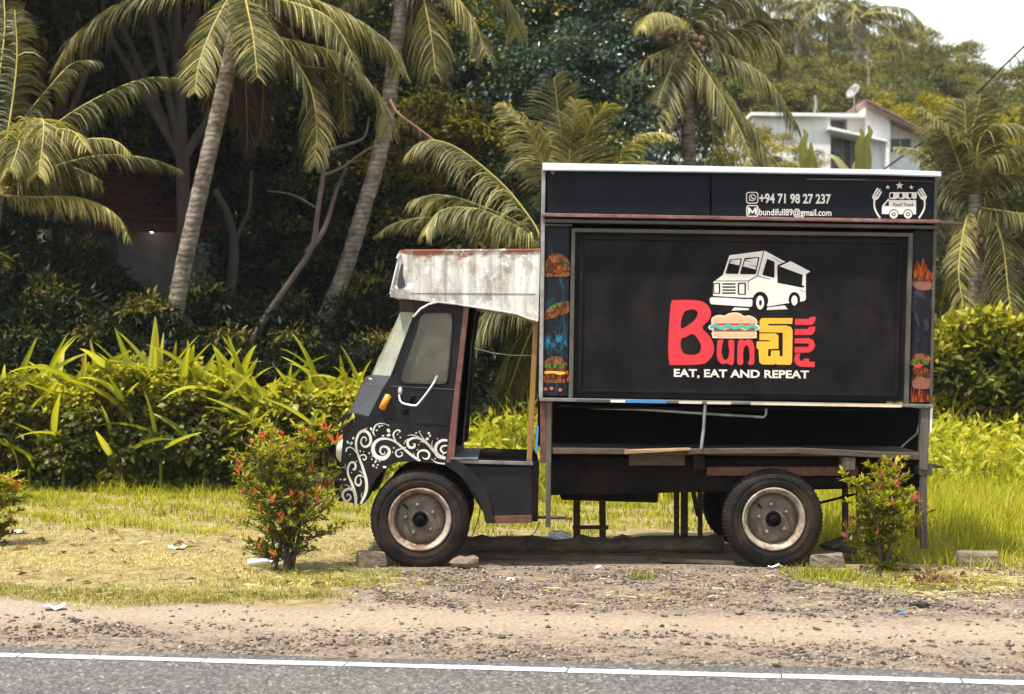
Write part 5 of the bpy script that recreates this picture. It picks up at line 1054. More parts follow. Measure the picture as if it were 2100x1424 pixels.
for key, mat, kw in (
    ('dark_a', 'lf_jungle', dict(seed=1, rx=4.2, ry=3.6, rz_=3.4, clumps=95, per=190, cr=.85, leaf=.20, wide=.42, rnd0=.46)),
    ('dark_b', 'lf_jungle', dict(seed=2, rx=3.4, ry=3.0, rz_=4.2, clumps=85, per=190, cr=.8, leaf=.17, wide=.5, rnd0=.52)),
    ('blue', 'lf_blue', dict(seed=3, rx=4.0, ry=3.2, rz_=4.4, clumps=120, per=230, cr=.72, leaf=.15, wide=.55, rnd0=.55)),
    ('yellow', 'lf_yellow', dict(seed=4, rx=2.8, ry=2.4, rz_=2.6, clumps=46, per=170, cr=.62, leaf=.19, wide=.40, rnd0=.5, low=-.7)),
    ('hill_a', 'lf_hill', dict(seed=5, rx=4.4, ry=4.0, rz_=3.6, clumps=80, per=190, cr=1.0, leaf=.30, wide=.5, rnd0=.42, low=-.8)),
    ('hill_b', 'lf_hill', dict(seed=6, rx=3.4, ry=3.2, rz_=4.6, clumps=64, per=190, cr=1.0, leaf=.28, wide=.5, rnd0=.55, low=-.8)),
    ('under', 'lf_jungle', dict(seed=8, rx=1.7, ry=1.3, rz_=1.25, clumps=44, per=120, cr=.42, leaf=.17, wide=.36, rnd0=.40, low=-.9)),
    ('bright', 'lf_yellow', dict(seed=9, rx=2.6, ry=2.2, rz_=1.7, clumps=60, per=170, cr=.55, leaf=.15, wide=.5, rnd0=.78, low=-.6)),
):
    me, C = tree_mesh(key, mat, **kw); KINDS[key] = (me, C)
TRUNKS = {}
MARKS = [(20, 'the bushy palm at the dim house'), (190, 'the tiled roof of the dim house'), (345, 'the pale leaning palm trunk'), (470, 'the dark bare trunk'), (560, 'the foot of the thin leaning tree'), (660, 'the top of the thin leaning tree'), (770, 'the curved blotched palm trunk'), (890, 'the dry reddish frond'), (1000, 'the arching fronds over the cab'), (1140, 'the young upright palm'), (1400, 'the nut palm above the box')]
HMARKS = [(1540, 'the drooping nut palm fronds'), (1600, 'the half hidden distant palm'), (1671, 'the grey pole on the parapet'), (1715, 'the banana leaves'), (1755, 'the satellite dish'), (1800, 'the ridge of the tiled roof'), (1850, 'the tiled lean-to'), (1905, 'the eaves of the lean-to'), (1975, 'the spreading palm'), (2050, 'the lower end of the cable'), (2100, 'the coil on the cable')]
USED = {}
def near(px, words, marks=MARKS):
    """label that names the neighbour it stands by; words: phrases tried in turn so that no two agree"""
    for m_ in sorted(marks, key=lambda q: abs(q[0] - px))[:3]:
        for w in words:
            if w + m_[1] not in USED: USED[w + m_[1]] = 1; return w + m_[1]
    return words[-1] + sorted(marks, key=lambda q: abs(q[0] - px))[0][1]
def tree(name, kind, px, py, d, scale, label, group, rz=0.0, sz=1.0, cat='tree'):
    """crown centred at that photo pixel and distance, trunk to the ground"""
    c = P(px, py, d - D0); gz = tz(c.x, c.y); h = max(.3, (c.z - gz) / scale / sz); me, C = KINDS[kind]
    key = (kind, round(h * 2) / 2)
    if key not in TRUNKS: TRUNKS[key] = limb_mesh(kind, C, key[1], .16 if kind not in ('under',) else .05, 5 + len(TRUNKS))
    t = thing(name, label, cat, (c.x, c.y, gz), group, rz); t.scale = (scale, scale, scale * sz)
    for nm, m2 in (('crown', me), ('trunk', TRUNKS[key])):
        o = bpy.data.objects.new(nm, m2); COL.objects.link(o); o.parent = t; o.location = (0, 0, (c.z - gz) / scale / sz)
    return t
JG = 'dark forest trees behind the palms'
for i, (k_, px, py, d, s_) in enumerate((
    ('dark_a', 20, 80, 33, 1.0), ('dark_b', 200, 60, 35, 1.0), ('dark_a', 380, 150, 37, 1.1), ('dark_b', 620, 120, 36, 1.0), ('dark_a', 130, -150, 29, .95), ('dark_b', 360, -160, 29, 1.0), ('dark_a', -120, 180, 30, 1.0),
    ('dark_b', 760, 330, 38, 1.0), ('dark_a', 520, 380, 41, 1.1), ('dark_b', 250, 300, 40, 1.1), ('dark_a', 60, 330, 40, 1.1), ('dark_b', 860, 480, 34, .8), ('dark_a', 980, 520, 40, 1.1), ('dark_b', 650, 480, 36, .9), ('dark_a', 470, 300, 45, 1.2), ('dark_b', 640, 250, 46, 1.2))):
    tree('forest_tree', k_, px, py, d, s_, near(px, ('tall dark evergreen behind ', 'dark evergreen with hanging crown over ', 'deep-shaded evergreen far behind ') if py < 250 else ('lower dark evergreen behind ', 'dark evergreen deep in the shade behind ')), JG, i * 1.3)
for i, (px, py, d, s_, lab) in enumerate(((1110, 100, 40, .95, 'tallest'), (1190, 190, 43, .95, ''), (1020, 240, 38, .85, ''), (1170, -40, 47, 1.05, ''), (1090, 350, 36, .8, ''), (1260, 330, 45, .7, ''), (1010, 30, 46, 1.0, ''))):
    tree('broadleaf_tree', 'blue', px, py, d, s_, near(px, ('blue-green glossy broadleaf tree behind ', 'taller blue-green broadleaf tree above ', 'far blue-green broadleaf tree beyond ')), 'blue-green trees behind the box', i * 2.1)
for i, (px, py, d, s_) in enumerate(((905, 150, 36, .62), (890, 350, 33, .55), (790, 120, 39, .7), (1390, 520, 46, .8), (940, 60, 40, .6))):
    tree('yellowing_tree', 'yellow', px, py, d, s_, near(px, ('yellow-leaved tree beside ', 'golden yellow-leaved crown above ')), 'yellowing trees', i * 1.7)
for i, (px, py, d, s_) in enumerate(((60, 760, 25.5, .9), (170, 740, 26, .9), (260, 770, 25, .9), (330, 745, 27, .85), (440, 730, 27, .9), (530, 740, 31, 1.0), (590, 690, 33, 1.1), (690, 740, 32.5, 1.0), (760, 680, 33, 1.2), (830, 720, 28, 1.0), (900, 650, 31, 1.2), (980, 760, 29, 1.0), (1050, 720, 31, 1.1), (540, 580, 33, 1.0), (650, 580, 35, 1.2), (10, 640, 29, .8), (-60, 680, 26, 1.0), (240, 800, 24.2, .7), (420, 800, 24.5, .7), (90, 800, 24.2, .7), (600, 800, 25, .7), (740, 810, 25, .7), (860, 800, 26, .7), (150, 590, 28.5, .62), (40, 540, 28, .75), (250, 640, 30, .5))):
    tree('understory_shrub', 'under', px, py, d, s_, near(px, ('dark leafy shrub in deep shade by ', 'taller dark shrub standing behind ', 'low dark shrub against the hedge before ')), 'shrubs under the forest edge', i * 2.4, cat='shrub')
# the hill behind the house
HG = 'trees on the hill behind the house'
hr = random.Random(4)
def hill_tree(px, py, d, s_, k_): tree('hill_tree', k_, px, py, d, s_, near(px, ('hazy tree on the hill crest above ', 'hazy olive tree on the far skyline over ') if d > 95 else ('olive tree on the hillside above ', 'round olive tree low on the hill behind ', 'paler olive tree on the hillside beyond '), HMARKS), HG, hr.uniform(0, 6))
for px, ptop, d in ((1600, 60, 100), (1670, 70, 104), (1730, 90, 100), (1790, 60, 104), (1845, 30, 100), (1885, 45, 106), (1930, 75, 100), (1972, 70, 102), (2012, 120, 100), (2050, 160, 98), (2092, 115, 80), (2135, 100, 84), (1560, 20, 108), (1620, -10, 112), (1700, 30, 112), (1760, 0, 110), (1510, 0, 110), (1815, 95, 98)):
    k_ = hr.choice(('hill_a', 'hill_b')); s_ = hr.uniform(.45, .6); hill_tree(px, ptop + (4.4 if k_ == 'hill_a' else 5.2) * s_ * F / d, d, s_, k_)
for px, ptop, d in ((1580, 110, 82), (1640, 100, 84), (1700, 115, 86), (1760, 110, 83), (1820, 120, 85), (1880, 105, 88), (1940, 110, 88), (1990, 140, 88), (2040, 175, 84), (2100, 180, 78), (1530, 90, 90), (1590, 150, 76), (1660, 150, 76), (1720, 155, 77), (1500, 110, 80), (1470, 60, 86), (1540, 140, 78), (1800, 160, 78), (1860, 160, 80), (2150, 160, 74)):
    k_ = hr.choice(('hill_a', 'hill_b')); s_ = hr.uniform(.42, .56); hill_tree(px, ptop + (4.4 if k_ == 'hill_a' else 5.2) * s_ * F / d, d, s_, k_)
for px, ptop, d, s_ in ((1850, 185, 70, .85), (1915, 180, 70, .95), (1985, 190, 69, .95), (2055, 205, 68, .95), (2120, 215, 66, 1.0), (2090, 250, 62, .8), (1800, 215, 72, .6)):
    tree('flowering_tree', 'bright', px, ptop + 2.2 * s_ * F / d, d, s_, near(px, ('bright yellow-green spreading tree behind ', 'low bright yellow-green tree beside '), HMARKS), 'bright trees beside the house', hr.uniform(0, 6))
for i, (px, py, d, s_, k_) in enumerate(((1960, 690, 42, .8, 'dark_b'), (2090, 660, 44, .9, 'dark_a'), (1880, 720, 46, .9, 'dark_a'), (2160, 640, 40, .8, 'dark_b'), (1700, 740, 46, .9, 'dark_a'), (1560, 740, 46, .9, 'dark_b'), (1420, 640, 44, .8, 'dark_a'), (1300, 620, 44, .9, 'dark_a'), (1180, 640, 40, .9, 'dark_b'))):
    tree('slope_tree', k_, px, py, d, s_, near(px, ('shaded tree on the slope below ', 'dark tree half hidden below '), HMARKS + MARKS[-2:]), 'trees on the slope below the house', i * 1.9)

for px, ptop, d, s_ in ((1585, 262, 54, .42), (1655, 300, 50, .30), (1530, 240, 56, .5)):
    tree('yellowing_tree', 'yellow', px, ptop + 3.1 * s_ * F / d, d, s_, near(px, ('small feathery tree half covering the wall beside ',), HMARKS), 'small trees before the house', hr.uniform(0, 6))
for i, (px, py, d, s_, k_) in enumerate(((-330, 250, 36, 1.0, 'dark_a'), (-560, 330, 40, 1.1, 'dark_b'), (-800, 300, 44, 1.1, 'dark_a'), (-260, 560, 30, .7, 'dark_b'), (-460, 600, 32, .7, 'dark_a'), (-640, 600, 36, .8, 'dark_b'), (2330, 420, 50, 1.0, 'hill_a'), (2520, 440, 54, 1.1, 'hill_b'), (2700, 430, 52, 1.1, 'hill_a'), (2300, 600, 38, .8, 'dark_a'), (2480, 620, 40, .8, 'dark_b'), (2660, 600, 42, .9, 'dark_a'))):
    tree('forest_tree', k_, px, py, d, s_, 'forest tree closing the wood beyond the bushy palm' if px < 0 else 'forest tree closing the slope beyond the spreading palm', JG if px < 0 else 'trees beyond the spreading palm', i * 1.1)
# dead leaning branches between the palms
def branchy(name, label, paths, mat='twig'):
    b0 = P(*paths[0][0][0]); t = thing(name, label, 'tree', (b0.x, b0.y, tz(b0.x, b0.y)))
    m_ = MB()
    for i, (pts, r0, r1) in enumerate(paths):
        c = [Vector(p) for p in catmull([tuple(P(*q)) for q in pts], 5)]; k_ = len(c)
        if i == 0: c[0].z = min(c[0].z, tz(c[0].x, c[0].y) - .05)
        m_.tube(c, [r0 + (r1 - r0) * j / (k_ - 1) for j in range(k_)], 7)
        if i == 0: m_.build('trunk', mat, t); m_ = MB()
    m_.build('branches', mat, t)
Y2 = 13.2
branchy('leaning_tree', 'thin bare grey tree leaning between the two tall palms', [([(505, 720, Y2), (545, 650, Y2), (600, 570, Y2), (640, 505, Y2), (652, 430, Y2), (664, 350, Y2), (668, 300, Y2)], .055, .032),
    ([(628, 520, Y2), (665, 470, Y2 + .3), (690, 390, Y2 + .3), (710, 345, Y2)], .05, .02), ([(664, 360, Y2), (700, 345, Y2), (735, 320, Y2), (765, 300, Y2)], .03, .012), ([(668, 310, Y2), (720, 295, Y2), (748, 280, Y2), (757, 240, Y2)], .03, .012), ([(668, 310, Y2), (680, 270, Y2), (668, 240, Y2)], .025, .01), ([(655, 430, Y2), (600, 400, Y2), (550, 392, Y2)], .02, .008)])
branchy('leaning_tree', 'dark bare trunk in the shade beside the dim house', [([(470, 620, Y2 + 3), (480, 520, Y2 + 3), (470, 450, Y2 + 3), (440, 390, Y2 + 3)], .10, .06), ([(478, 500, Y2 + 3), (510, 430, Y2 + 3), (515, 350, Y2 + 3)], .05, .03)], 'bark')
m_ = MB(); dp = [(800, 205), (815, 232), (850, 258), (900, 296), (935, 330), (950, 385)]
fb = thing('dry_frond', 'dry reddish palm frond caught against the curved trunk', 'frond', P(800, 205, 14.5)); fb.location = P(800, 205, 14.5); ORIG[fb.name] = Matrix.Translation(-P(800, 205, 14.5))
px_fronds(fb, 28, None, [(dp, -.5, dict(mat='lf_palm_dry', rmat='rachis_dry', leaf=.35, rnd0=.8, r0=.03))], .35, n=60, droop=1.0, width=.02)

# ------------------------------------------------------------------ houses
HY = 46.0
gzh = tz(P(1720, 0, HY).x, HY + 3)
house = thing('white_house', 'white plastered house with flat parapet and tiled lean-to on the slope', 'house', (P(1720, 0, HY).x, HY, gzh))
def hq(name, mat, quad, y0, y1, parent=house, bevel=0.0):
    m_ = MB(); m_.pbox(quad, HY + y0, HY + y1); return m_.build(name, mat, parent, bevel)
hq('wall', 'wall_white', [(1545, 238), (1703, 238), (1703, 480), (1545, 480)], 0, 5)
hq('parapet', 'wall_white', [(1540, 230), (1775, 233), (1775, 240), (1540, 237)], -.25, 5.2)
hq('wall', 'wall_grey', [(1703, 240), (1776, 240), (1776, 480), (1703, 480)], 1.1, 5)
hq('wall', 'wall_white', [(1737, 242), (1776, 242), (1776, 276), (1737, 270)], .35, 1.1)
hq('porch_slab', 'wall_white', [(1700, 259), (1737, 267), (1820, 287), (1820, 291), (1737, 272), (1700, 264)][0:1] + [(1820, 286), (1820, 291), (1700, 265)], -.55, 1.1)
m_ = MB(); m_.prism([(1775, 208), (1826, 241), (1826, 480), (1775, 480)], HY - .1, HY + 5); m_.build('wall', 'wall_white', house)
m_ = MB(); m_.prism([(1826, 248), (1886, 281), (1886, 480), (1826, 480)], HY + .25, HY + 5); m_.build('wall', 'wall_white', house)
roofh = MB(); roofh.prism([(1772, 204), (1778, 205), (1912, 277), (1908, 283), (1774, 213)], HY - .55, HY + 5.4); roofh = roofh.build('roof', 'roof_tile_dusty', house)
for i in range(12):
    t0 = i / 12; a = lerp((1777, 203.2), (1911, 275.5), t0); b = lerp((1777, 203.2), (1911, 275.5), t0 + .085); m_ = MB(); m_.prism([a, (b[0], b[1] - 1.2), (b[0], b[1] + 2), (a[0], a[1] + 2.6)], HY - .6, HY + 5.45); m_.build('tile_course', 'roof_tile_dusty', roofh)
for (q_, y0) in (([(1712, 279), (1745, 279), (1745, 345), (1712, 345)], 1.0), ([(1826, 285), (1868, 285), (1868, 312), (1826, 312)], .2)):
    w_ = hq('window', 'window_dark', q_, y0, y0 + .09)
    m_ = MB(); xs = [q_[0][0], q_[1][0]]; xm = sum(xs) / 2
    for x in (xs[0], xm, xs[1]): m_.pbox([(x - .8, q_[0][1]), (x + .8, q_[0][1]), (x + .8, q_[2][1]), (x - .8, q_[2][1])], HY + y0 - .04, HY + y0)
    m_.build('frame', 'wall_grey', w_)
hq('pillar', 'wall_white', [(1770, 288), (1778, 289), (1778, 480), (1770, 480)], -.5, -.25); hq('pillar', 'wall_white', [(1817, 290), (1824, 290), (1824, 480), (1817, 480)], -.5, -.25)
dish = thing('satellite_dish', 'small grey satellite dish on the white house roof', 'dish', P(1752, 232, HY + 1)); m_ = MB(); c = P(1752, 190, HY + 1)
nrm_d = Vector((-.75, -.45, .45)).normalized(); ax1 = nrm_d.orthogonal().normalized(); ax2 = nrm_d.cross(ax1)
vs_ = [c + nrm_d * (.09 * (r_ ** 2)) + (ax1 * math.cos(t) + ax2 * math.sin(t)) * .30 * r_ for r_ in (.05, .4, .7, 1) for t in np.linspace(0, 2*math.pi, 20, endpoint=False)]
m_.add(vs_, [(i*20+j, i*20+(j+1) % 20, (i+1)*20+(j+1) % 20, (i+1)*20+j) for i in range(3) for j in range(20)], True); o = m_.build('reflector', 'galvanised', dish); sol = o.modifiers.new('thickness', 'SOLIDIFY'); sol.thickness = .02
m_ = MB(); m_.tube([c, P(1752, 205, HY + 1.1), P(1752, 233, HY + 1.1)], .03, 6); m_.build('mast', 'galvanised', dish)
for px, z0, z1, lab in ((1671, 232, 196, 'thin grey pole standing on the parapet of the white house'), (1781, 150, 95, 'bare reddish trunk standing among the hill trees')):
    dd = HY + 2 if px < 1700 else 64; m_ = MB(); a = P(px, z0, dd); b = P(px, z1, dd); a.z = a.z if px < 1700 else tz(a.x, a.y) - .2; m_.tube([a, a.lerp(b, .5) + Vector((.05, 0, 0)), b], [.05] * 3 if px < 1700 else [.16, .10, .07], 8); o = m_.build('pole' if px < 1700 else 'bare_trunk', 'galvanised' if px < 1700 else 'palm_bark'); tag(o, lab, 'pole' if px < 1700 else 'trunk')
# dim house among the palms
LY = 22.5
lh = thing('forest_house', 'dim white house with red tiled roof hidden among the palms', 'house', (P(250, 0, LY).x, LY, tz(P(250, 0, LY).x, LY)))
def lq(name, mat, quad, y0, y1, par=lh): m_ = MB(); m_.pbox(quad, LY + y0, LY + y1); return m_.build(name, mat, par)
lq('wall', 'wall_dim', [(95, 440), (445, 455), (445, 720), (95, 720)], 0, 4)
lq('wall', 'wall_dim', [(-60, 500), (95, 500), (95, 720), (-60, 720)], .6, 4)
lq('door', 'window_dark', [(150, 470), (240, 475), (240, 720), (150, 720)], -.03, .0)
lq('window', 'window_dark', [(405, 480), (432, 480), (432, 560), (405, 560)], -.03, .0)
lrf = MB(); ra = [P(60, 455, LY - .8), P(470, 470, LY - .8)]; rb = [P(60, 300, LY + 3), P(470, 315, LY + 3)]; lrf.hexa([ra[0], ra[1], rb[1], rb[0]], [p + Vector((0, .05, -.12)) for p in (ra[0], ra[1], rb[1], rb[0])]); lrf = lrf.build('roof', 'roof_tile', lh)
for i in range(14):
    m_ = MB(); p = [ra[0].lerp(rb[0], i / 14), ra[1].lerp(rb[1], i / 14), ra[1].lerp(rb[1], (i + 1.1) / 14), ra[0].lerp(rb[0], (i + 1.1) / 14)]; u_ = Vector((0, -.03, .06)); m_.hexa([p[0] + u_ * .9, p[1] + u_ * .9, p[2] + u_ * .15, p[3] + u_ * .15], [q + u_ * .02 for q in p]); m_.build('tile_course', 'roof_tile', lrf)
em = new_mat('bulb_glow'); n, l = nt(em); b = n['Principled BSDF']; b.inputs['Emission Color'].default_value = (1, .88, .62, 1); b.inputs['Emission Strength'].default_value = 14
for (px, py, lab) in ((117, 455, 'lit round bulb on the white pillar of the dim house'), (311, 478, 'lit round bulb under the eaves of the dim house')):
    bl = obj('light_bulb', lump_mesh('light_bulb', .045, .045, .055, 3, 10, 6, 0.0), 'bulb_glow'); bl.location = P(px, py, LY - .35); tag(bl, lab, 'lamp')

# ------------------------------------------------------------------ banana leaves behind the roof
def blade_mesh(name, L, w, bend, seed, n=9, tear=0.0, mid_w=.012, fold=.22):
    """one long broad leaf with a channelled midrib, bending over; base at origin, rising along +z, bending towards +x"""
    r_ = random.Random(seed); rows = []; p = Vector((0, 0, 0)); a = 0.0; V = []
    for i in range(n + 1):
        t = i / n; ww = (w * (math.sin(math.pi * min(1, t * .93 + .04)) ** .62) * (1 - .25 * t) if name != 'sword_leaf' else w * (math.sin(math.pi * min(1, t ** .72 * .97 + .03)) ** .85)) + .004
        d = Vector((math.sin(a), 0, math.cos(a))); nn = Vector((math.cos(a), 0, -math.sin(a)))
        j = r_.uniform(-tear, tear)
        V += [p + Vector((0, ww / 2 + j, 0)) + nn * (-fold * ww * .5), p + nn * .0, p - Vector((0, ww / 2 - j, 0)) + nn * (-fold * ww * .5)]
        p = p + d * L / n; a += bend / n * (.4 + 1.2 * t)
    fs = []
    for i in range(n):
        for k_ in (0, 1): fs.append((3*i+k_, 3*i+k_+1, 3*i+k_+4, 3*i+k_+3))
    me = np_mesh(name, np.array([v[:] for v in V]), [np.array(fs)], np.array([(.46, .68, .46)[q % 3] + (.25 if q // 3 > n - 2 else 0) for q in range(len(V))]), smooth=True); return me  # paler midrib column paints the fold shading; tip tone is drier
def put_leaf(parent, me, base, tip_dir, twist, scale, mat, name='leaf'):
    """orients a blade: its growing direction and the way it bends"""
    z = Vector(tip_dir).normalized(); x = Vector((math.cos(twist), math.sin(twist), 0)); x = (x - z * x.dot(z)).normalized(); y = z.cross(x)
    M = Matrix((x, y, z)).transposed().to_4x4(); M = Matrix.Translation(base) @ M @ Matrix.Diagonal((scale, scale, scale, 1))
    o = bpy.data.objects.new(name, me); COL.objects.link(o)
    if not me.materials: me.materials.append(MATS[mat])
    o.parent = parent; o.matrix_parent_inverse = Matrix.Translation(-parent.location); o.matrix_basis = M; return o
ban = [blade_mesh('banana_leaf', 2.0, .34, b_, 20 + i, 12, .05) for i, b_ in enumerate((.5, 1.0, 1.7))]
for bx, lvs, lab in ((1650, [((1650, 420), (1640, 275), 0), ((1655, 420), (1680, 300), 1), ((1645, 420), (1600, 330), 2)], 'banana plant with torn leaves before the white house wall'), (1765, [((1765, 420), (1755, 275), 0), ((1770, 420), (1775, 270), 0), ((1775, 420), (1715, 310), 1), ((1775, 420), (1800, 330), 2), ((1765, 420), (1730, 340), 1)], 'banana plant with upright pale leaves before the white house porch')):
    y_ = 34 - D0; b0 = P(bx, 420, y_); t = thing('banana_plant', lab, 'plant', (b0.x, b0.y, tz(b0.x, b0.y)))
    m_ = MB(); m_.tube([(b0.x, b0.y, tz(b0.x, b0.y) - .1), (b0.x + .05, b0.y, b0.z + .1)], [.16, .10], 10); m_.build('stem', 'lf_banana', t)
    for i, (a, b, k_) in enumerate(lvs):
        a3, b3 = P(*a, y_), P(*b, y_); dv = b3 - a3; put_leaf(t, ban[k_], a3, dv + Vector((0, random.uniform(-.3, .2), 0)), random.uniform(0, 6.28) if k_ else -1.4, dv.length / 1.85, 'lf_banana')

# ------------------------------------------------------------------ the overhead cable
c0, c1 = P(2290, -70, 15.0), P(1700, 440, 22.0)
cab = thing('overhead_cable', 'black overhead cable sloping down behind the rear of the truck', 'cable', c1)
m_ = MB(); cpts = [P(2290, -70, 15), P(2100, 96, 16.5), P(1990, 205, 18), P(1900, 285, 19.5), P(1810, 350, 21), P(1700, 440, 22)]; m_.tube([Vector(p) for p in catmull([tuple(p) for p in cpts], 6)], .018, 6); m_.build('wire', 'cable_black', cab)
m_ = MB(); lc = P(2081, 130, 16.8); m_.tube([lc + Vector((.085 * math.cos(t), .02 * math.sin(2*t), .12 * math.sin(t) * 1.0)) for t in np.linspace(0, 2*math.pi, 26)], .009, 6, cap=False); m_.build('coil', 'cable_black', cab)
# ------------------------------------------------------------------ hedge on the verge
HB, HF = 8.6, 7.2                                   # back and front of the hedge in y
def hedge_top(x): return 1.24 + .16 * np.sin(x * 1.1 + .5) + .13 * np.sin(x * 2.7 + 1) + .07 * np.sin(x * 6.1) - .12 * smooth01((x + 2.4) / 1.0)
hp = []
for k_ in range(210):                                # vine clumps heaped over the stems
    x = rng.uniform(-8.6, -1.8); u_ = rng.uniform(0, 1); ht = float(hedge_top(x)); on_top = rng.uniform() < .34
    r0 = rng.uniform(.13, .30)
    if on_top: c = np.array([x, HF + rng.uniform(.05, 1.1), ht - r0 * .55 + rng.uniform(-.10, .10)])
    else: zz = u_ ** .9 * (ht - .1); c = np.array([x, HF + .32 - .26 * math.sin(math.pi * min(1, zz / ht * .9 + .1)) + rng.uniform(-.10, .18), zz])
    n_ = int(1500 * r0 * rng.uniform(.5, 1.1)); d = unit(rng.normal(0, 1, (n_, 3))); d[:, 1] = np.where(d[:, 1] > .35, -d[:, 1], d[:, 1]); d[:, 2] = np.where(d[:, 2] < -.4, -d[:, 2], d[:, 2])
    pos = c + d * r0 * rng.uniform(.55, 1.12, (n_, 1)); pos[:, 2] = np.maximum(pos[:, 2], .02)
    L = rng.uniform(.05, .12, n_) * (1.15 if rng.uniform() < .3 else .9); base = .20 + .13 * rng.normal() + .58 * smooth01((pos[:, 2] / ht - .60) / .40)  # leaf tone darkens low down, painting the shade under the overhanging top
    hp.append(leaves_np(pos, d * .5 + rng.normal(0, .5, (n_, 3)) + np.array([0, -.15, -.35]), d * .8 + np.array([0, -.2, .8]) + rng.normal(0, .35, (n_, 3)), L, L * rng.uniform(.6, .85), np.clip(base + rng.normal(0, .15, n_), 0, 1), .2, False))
V, fs, rv_ = merge(*hp)
hedge = thing('hedge', 'leafy roadside hedge overgrown with heart-leaved vines beside the truck', 'hedge', (-5, 7.8, 0))
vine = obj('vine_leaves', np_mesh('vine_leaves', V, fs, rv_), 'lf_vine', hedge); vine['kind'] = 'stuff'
m_ = MB()
for i in range(130):
    x = random.uniform(-8.4, -1.9); a = Vector((x, random.uniform(7.3, 8.4), -.05)); b = a + Vector((random.uniform(-.4, .4), random.uniform(-.3, .2), float(hedge_top(x)) * random.uniform(.6, .95))); m_.tube([a, a.lerp(b, .5) + Vector((random.uniform(-.1, .1), 0, 0)), b], [.012, .009, .004], 5, cap=False)
st_ = m_.build('stems', 'stem_dark', hedge); st_['kind'] = 'stuff'
# sword leaves standing out of the hedge
blades = [blade_mesh('sword_leaf', 1.0, w_, b_, 40 + i, 12, 0.0, fold=.75) for i, (w_, b_) in enumerate(((.095, .2), (.11, .5), (.09, .9), (.12, .3), (.10, 1.5), (.105, .7)))]
LG = 'sword-leaved plants in the hedge'
HEDGE_MARKS = [(0, 'the bushy palm'), (170, 'the dim house'), (250, 'the eaves of the dim house'), (345, 'the pale leaning palm trunk'), (430, 'the dark bare trunk'), (510, 'the thin leaning tree'), (580, 'the red-tipped bushy shrub'), (640, 'the curved palm foot'), (710, 'the truck nose')]
clumps = [(px + random.uniform(-12, 12), random.uniform(812, 850)) for px in range(-40, 560, 21)] + [(570, 850), (600, 845), (635, 850), (665, 845), (690, 840), (715, 835), (735, 840), (755, 850)] + [(px, random.uniform(880, 960)) for px in (-10, 60, 130, 250, 330, 420, 520, 640)]
for i, (px, py) in enumerate(clumps):
    low = py > 870; y_ = HF - .1 if low else random.uniform(HF + .1, HF + .7); b0 = P(px, py, y_)
    t = thing('sword_leaf_plant', near(px, ('long sword leaves hanging from the hedge face before ', 'short sword-leaved clump low in the hedge before ') if low else ('clump of sword-shaped leaves atop the hedge before ', 'tangled sword-leaved clump in the hedge beside ', 'leaning sword-leaved clump in the hedge near ', 'sword-leaved clump set back in the hedge by ', 'spreading sword-leaved clump over the vines by '), HEDGE_MARKS), 'plant', (b0.x, b0.y, 0), LG)
    m_ = MB(); m_.tube([(b0.x, b0.y, -.05), (b0.x, b0.y, b0.z - .1)], [.03, .018], 6); m_.build('stem', 'lf_lily', t)
    for k_ in range(random.choice((5, 6, 7)) if not low else 3):
        lean = random.uniform(-1.15, 1.15); dv = Vector((lean, random.uniform(-.8, .2), random.uniform(.6, 1.25) * (.7 if low else 1)))
        base = Vector((b0.x + random.uniform(-.14, .14), b0.y + random.uniform(-.1, .1), b0.z + random.uniform(-.30, .08)))
        put_leaf(t, random.choice(blades), base, dv, math.atan2(dv.y, dv.x) + random.uniform(-.5, .5), random.uniform(.5, 1.15) * (.8 if low else 1), 'lf_lily')
tall = thing('sword_leaf_plant', 'tallest sword-leaved plant, its broad upright leaf before the pale palm trunk', 'plant', (P(325, 0, HF + .3).x, HF + .3, 0), LG)
for (a, b, w_) in (((312, 800), (321, 656), 3), ((330, 800), (330, 690), 0), ((300, 815), (385, 745), 1), ((395, 815), (387, 702), 3), ((400, 820), (432, 722), 1), ((290, 830), (195, 735), 1), ((285, 810), (240, 680), 0), ((345, 820), (362, 705), 0), ((210, 830), (188, 703), 0), ((470, 830), (530, 735), 1)):
    a3, b3 = P(*a, HF + .25), P(*b, HF + .2); dv = b3 - a3; put_leaf(tall, blades[w_], a3 - dv * .35, dv, random.choice((-1.5, 1.2)), dv.length * 1.42, 'lf_lily')
for (px, py) in ((168, 745), (657, 786), (713, 790), (655, 860), (690, 870), (96, 915)):
    b0 = P(px, py + 30, HF + .1); t = thing('red_bloom', 'small red flower spike among the sword leaves of the hedge', 'flower', (b0.x, b0.y, b0.z), 'red flowers in the hedge')
    m_ = MB(); m_.tube([b0 - Vector((0, 0, .35)), b0 + Vector((0, 0, .05))], .007, 5); m_.build('stalk', 'lf_lily', t)
    n_ = 7; ps = np.array([tuple(b0 + Vector((0, 0, .03 * j))) for j in range(n_)]); dd = unit(rng.normal(0, .5, (n_, 3)) + np.array([0, 0, 1.])); V, fs, rv_ = leaves_np(ps, dd, rng.normal(0, 1, (n_, 3)), .10, .022, rng.uniform(0, 1, n_)); obj('petals', np_mesh('petals', V, fs, rv_), 'lf_red', t)

